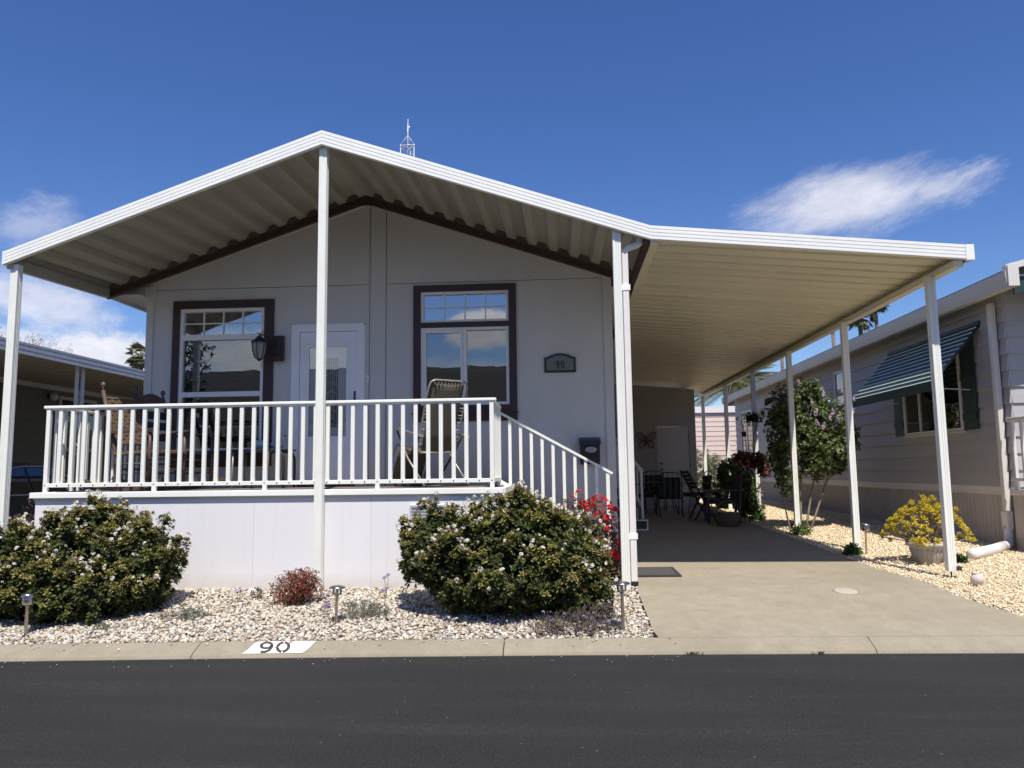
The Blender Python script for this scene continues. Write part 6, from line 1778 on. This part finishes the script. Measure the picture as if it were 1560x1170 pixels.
# ------------------------------------------------------------------ plants at the back of the carport side
hb = thing('plant_stand', 'thin dark metal stand holding the red geranium basket', 'plant stand', (3.62, 15.5, gz(3.62, 15.5)))
gh = gz(3.62, 15.5)
b = MB(); b.tube([(3.62, 15.5, gh - .05), (3.62, 15.5, 1.40)], .012, 6); b.lathe([(.02, 0), (.10, .01), (.11, .02)], (3.62, 15.5, 1.40), 12); b.build('pole', M['black_iron'], hb)
b = MB(); b.tube([(3.62, 15.45, 1.42), (3.60, 15.45, 1.9), (3.56, 15.45, 2.25)], .008, 6); b.tube([(3.68, 15.45, 1.42), (3.645, 15.45, 1.95)], .006, 6); b.cbox((3.53, 15.42, 2.02), (3.61, 15.48, 2.12), .006); b.tube([(3.55, 15.45, 2.25), (3.52, 15.45, 2.33)], .006, 5); b.tube([(3.56, 15.45, 2.25), (3.60, 15.45, 2.32)], .006, 5); b.build('hook', M['black_iron'], hb)
rg = thing('red_geranium_basket', 'dark leaved geranium with red flowers on the plant stand', 'flowering plant', (3.66, 15.5, 1.44))
b = MB(); b.lathe([(.07, 0), (.12, .03), (.16, .14), (.17, .15)], (3.66, 15.5, 1.43), 14); b.build('pot', M['rocker_black'], rg)
P, N = lobes_surface([(3.52, 15.45, 1.60, .20, .2, .14), (3.78, 15.45, 1.55, .22, .2, .18), (3.9, 15.4, 1.42, .16, .16, .2)], 520, 1.15, (.4, 1.1), .3); A = unit(N + rng.normal(0, .5, N.shape)); V, F = rosettes(P, A, 4, .055, .045, (30, 95), .3, .1, .2)
np_obj('foliage', V, F, M['ger_leaf'], rg, kind='stuff')
for k, (qx, qy) in enumerate([(1123, 704), (1134, 705), (1135, 711), (1160, 722), (1128, 712)]):
    y = 15.2; inst(PF[k % 2], 'flower_head', rg, ((qx - 858) / 1179 * y, y, 1.42 - (qy - 713) / 1179 * y), None, (1.05, 1.05, 1.05))
def shrub(name, label, lob, n, k, L, W, mat, root, zmin, grp=None, br=30, shell=(.6, 1.08)):
    t = thing(name, label, 'shrub', root, 0, grp)
    P, N = lobes_surface(lob, n, zmin, shell, .7); A = unit(N + np.array([0, 0, .3]) + rng.normal(0, .5, N.shape)); V, F = rosettes(P, A, k, L, W, (25, 95), .3, .15, .2); np_obj('foliage', V, F, mat, t, kind='stuff')
    b = MB(); stems(b, root, [tuple(p) for p in P[:br]], .012, .004, 5, .1); b.build('branches', M['bark'], t); return t
shrub('leafy_shrub', 'bright green leafy shrub below the geranium basket', [(3.72, 16.3, .95, .30, .3, .38), (3.55, 16.8, 1.25, .28, .3, .35), (3.86, 16.2, .65, .22, .25, .2)], 520, 5, .085, .06, M['bush_green'], gxy(3.7, 16.4), .5)
shrub('dark_shrub', 'dark leafy shrub in front of the clipped hedge', [(4.05, 19.3, 1.25, .26, .3, .26), (3.95, 19.2, .80, .3, .3, .4)], 380, 5, .09, .06, M['ivy'], gxy(3.9, 19.3), .4)
shrub('clipped_hedge', 'grey green rounded hedge in front of the pink house', [(4.3, 25.5, 1.15, .9, .6, .95), (5.0, 25.6, 1.05, .9, .6, .8), (5.8, 25.6, .9, .8, .6, .8)], 2600, 5, .08, .03, M['hedge'], gxy(5, 25.6), .3, None, 40)
vi = thing('climbing_vine', 'sparse dark vine winding round a carport post', 'climbing plant', gxy(4.02, 16.1))
b = MB(); vp_ = [(3.95 + .062 * math.cos(z * 5), 16.1 + .062 * math.sin(z * 5), z) for z in np.linspace(Gf(4, 16.1), 2.42, 34)]; b.tube(vp_, .008, 5); b.tube([vp_[-1], (3.82, 16.0, 2.45), (3.72, 15.95, 2.38)], .005, 5); b.tube([vp_[-1], (4.1, 16.1, 2.5), (4.14, 16.1, 2.62)], .005, 5); b.build('stem', M['bark'], vi)
vp_ = np.array(vp_); P = np.concatenate([vp_[5:20:2] + rng.normal(0, .02, (8, 3)), np.array([3.90, 16.0, 2.40]) + rng.normal(0, 1, (70, 3)) * np.array([.10, .06, .05]), np.array([4.12, 16.1, 2.55]) + rng.normal(0, 1, (14, 3)) * .04]); V, F = rosettes(P, rng.normal(size=P.shape), 4, .075, .05, (40, 100), .3, .2, .2); np_obj('leaves', V, F, M['ivy'], vi, kind='stuff')

# ------------------------------------------------------------------ palms and bare tree beyond the roofs
def fan_palm(label, x, y, h, cr, grp, trunk_r=.16, nf=34, skirt=True):
    t = thing('fan_palm', label, 'palm tree', (x, y, 0), 0, grp)
    b = MB(); b.tube([(x, y, 0), (x + .1, y, h * .5), (x, y, h)], [trunk_r * 1.3, trunk_r, trunk_r * .8], 8); b.build('trunk', M['palm_trunk'], t)
    Vs = []; b = MB(); parts = []
    for k in range(nf):
        a = rng.uniform(0, 6.28); e = rng.uniform(-1.0, 1.2) if skirt else rng.uniform(-.5, 1.2)
        d = np.array([math.cos(a) * math.cos(e), math.sin(a) * math.cos(e), math.sin(e)]); hub = np.array([x, y, h]) + d * cr * .55
        b.tube([(x, y, h), tuple(hub)], .018 * cr, 4)
        m_ = 15; th = np.linspace(-1.25, 1.25, m_); side = unit(np.cross(d, np.array([0, 0, 1.]))[None])[0]; nn = np.cross(side, d)
        D = d[None] * np.cos(th)[:, None] + side[None] * np.sin(th)[:, None] - np.array([[0, 0, .25]]); parts.append((leaf_quads(np.tile(hub, (m_, 1)), D, np.tile(nn, (m_, 1)), np.full(m_, cr * .55) * rng.uniform(.8, 1.1, m_), np.full(m_, cr * .085), .2, .25), 0))
    V, F, _ = cat(parts); np_obj('crown', V, F, M['palm_leaf'], t, kind='stuff'); b.build('fronds', M['twig'], t); return t
FG = 'tall fan palms beyond the grey neighbour house'
fan_palm('tall fan palm crown just over the grey roof, nearest the big corner post', 22.6, 59, 12.6, 1.25, FG, .2, 46)
fan_palm('taller fan palm behind, its crown at the roof pan edge', 25.0, 62, 14.6, 1.3, FG, .17)
fan_palm('slim fan palm seen between the second and third carport posts', 20.9, 60, 13.0, .9, FG, .16)
fan_palm('thin palm trunk seen between the third and fourth carport posts', 15.8, 56, 13.2, 1.0, FG, .13)
fan_palm('small palm crown peeking past the left house corner', -31.6, 56, 10.4, 1.2, None, .2, 40)
def feather_palm(label, x, y, h, L, nf):
    t = thing('feather_palm', label, 'palm tree', (x, y, 0)); b = MB(); b.tube([(x, y, 0), (x, y, h)], [.42, .38], 10); b.build('trunk', M['palm_trunk'], t)
    parts = []; b = MB()
    for k in range(nf):
        a = rng.uniform(0, 6.28); e = rng.uniform(-.1, 1.25); m_ = 46
        u = np.linspace(.05, 1, m_); out = np.array([math.cos(a), math.sin(a), 0])
        pos = np.array([x, y, h])[None] + out[None] * (np.cos(e) * L * u + .1 * L * u ** 2)[:, None] + np.array([[0, 0, 1.]]) * (np.sin(e) * L * u - .50 * L * u ** 2)[:, None]
        tan = unit(np.gradient(pos, axis=0)); b.tube([tuple(p) for p in pos[::9]], [.03, .025, .02, .015, .012, .01][:len(pos[::9])], 4)
        side = unit(np.cross(tan, np.array([[0, 0, 1.]])))
        for s in (-1, 1):
            D = unit(side * s + tan * .7 - np.array([[0, 0, .35]])); parts.append((leaf_quads(pos, D, np.cross(D, tan), L * .19 * np.sin(np.pi * np.clip(u * .9 + .08, 0, 1)) + .08, np.full(m_, .035 * L / 2.4), .1, .2), 0))
    V, F, _ = cat(parts); np_obj('crown', V, F, M['palm_leaf'], t, kind='stuff'); b.build('fronds', M['twig'], t)
feather_palm('feather leaved palm behind the far end of the grey house', 8.9, 40.0, 5.6, 3.0, 54)

bt = thing('bare_tree', 'bare budding tree beyond the low carport roof on the left', 'tree', (-23.2, 34, 0))
b = MB(); tipsP = []
def branch(p, d, L, r, dep):
    q = p + d * L; mid = p + d * L * .5 + Vector((random.uniform(-.05, .05), random.uniform(-.05, .05), 0)) * L
    b.tube([p, mid, q], [r, r * .8, r * .6], 5 if r > .02 else 4)
    if dep == 0: tipsP.append(q); return
    for k in range(3 if dep > 1 else 4):
        a = random.uniform(0, 6.28); nd = (d + Vector((math.cos(a), math.sin(a), random.uniform(-.1, .5))) * random.uniform(.45, .85)).normalized()
        branch(p.lerp(q, random.uniform(.55, 1)), nd, L * random.uniform(.62, .8), r * .55, dep - 1)
random.seed(3)
branch(Vector((-23.2, 34, 0)), Vector((.05, 0, 1)), 3.3, .15, 5)
b.build('trunk', M['twig'], bt)
P = np.array([tuple(p) for p in tipsP]); P = np.repeat(P, 2, 0) + rng.normal(0, .06, (len(P) * 2, 3)); V, F = rosettes(P, rng.normal(size=P.shape), 3, .07, .03, (20, 80)); np_obj('crown', V, F, M['bud'], bt, kind='stuff')

# dry leaves and crumbs lying under the bushes
n = 420
X = np.concatenate([rng.normal(-.5, .75, n // 2), rng.normal(-4.4, .8, n // 2)]); Y = rng.uniform(6.42, 7.6, n); ok = (X < .66) & (Y > kerb_back(X) + .03); X, Y = X[ok], Y[ok]
P = np.stack([X, Y, G(X, Y) + .014], -1)
V, F = leaf_quads(P, np.stack([rng.normal(size=len(X)), rng.normal(size=len(X)), rng.normal(0, .25, len(X))], -1), np.tile([0, 0, 1.], (len(X), 1)) + rng.normal(0, .3, (len(X), 3)), rng.uniform(.025, .05, len(X)), rng.uniform(.012, .022, len(X)), .2, .1)
np_obj('leaf_litter', V, F, M['dead_leaf'], kind='stuff')

# trees across the street: they only show as dark mirror images in the panes
def yard_tree(label, x, y, lob, n):
    t = thing('yard_tree', label, 'tree', (x, y, 0), 0)
    P, N = lobes_surface(lob, n, 2.0, (.5, 1.1), .4); V, F = rosettes(P, unit(N + rng.normal(0, .6, N.shape)), 5, .16, .09, (25, 100)); np_obj('crown', V, F, M['ivy'], t, kind='stuff')
    b = MB(); b.tube([(x, y, 0), (x + .05, y, 1.6), (x, y, 3.4)], [.16, .13, .09], 8); stems(b, (x, y, 3.0), [tuple(p) for p in P[:40]], .05, .012, 5, .1); b.build('trunk', M['bark'], t)
yard_tree('leafy tree across the street mirrored in the tall window', -13.8, -7.0, [(-13.8, -7, 4.9, 1.0, 1.0, 1.0), (-13.3, -7, 5.9, .7, .7, .7), (-14.5, -7, 4.3, .8, .8, .7)], 260)

for nm, lab in (('white_gravel', 'white and tan pebbles covering the bed along the kerb'), ('tan_gravel', 'tan gravel strip between driveway and neighbour house'), ('leaf_litter', 'dry brown leaves scattered on the pebbles under the hawthorns'), ('loose_pebbles', 'few loose pebbles scattered on kerb and road edge')):
    o = bpy.data.objects[nm]; o['label'] = lab; o['category'] = 'dry leaves' if nm == 'leaf_litter' else 'gravel'
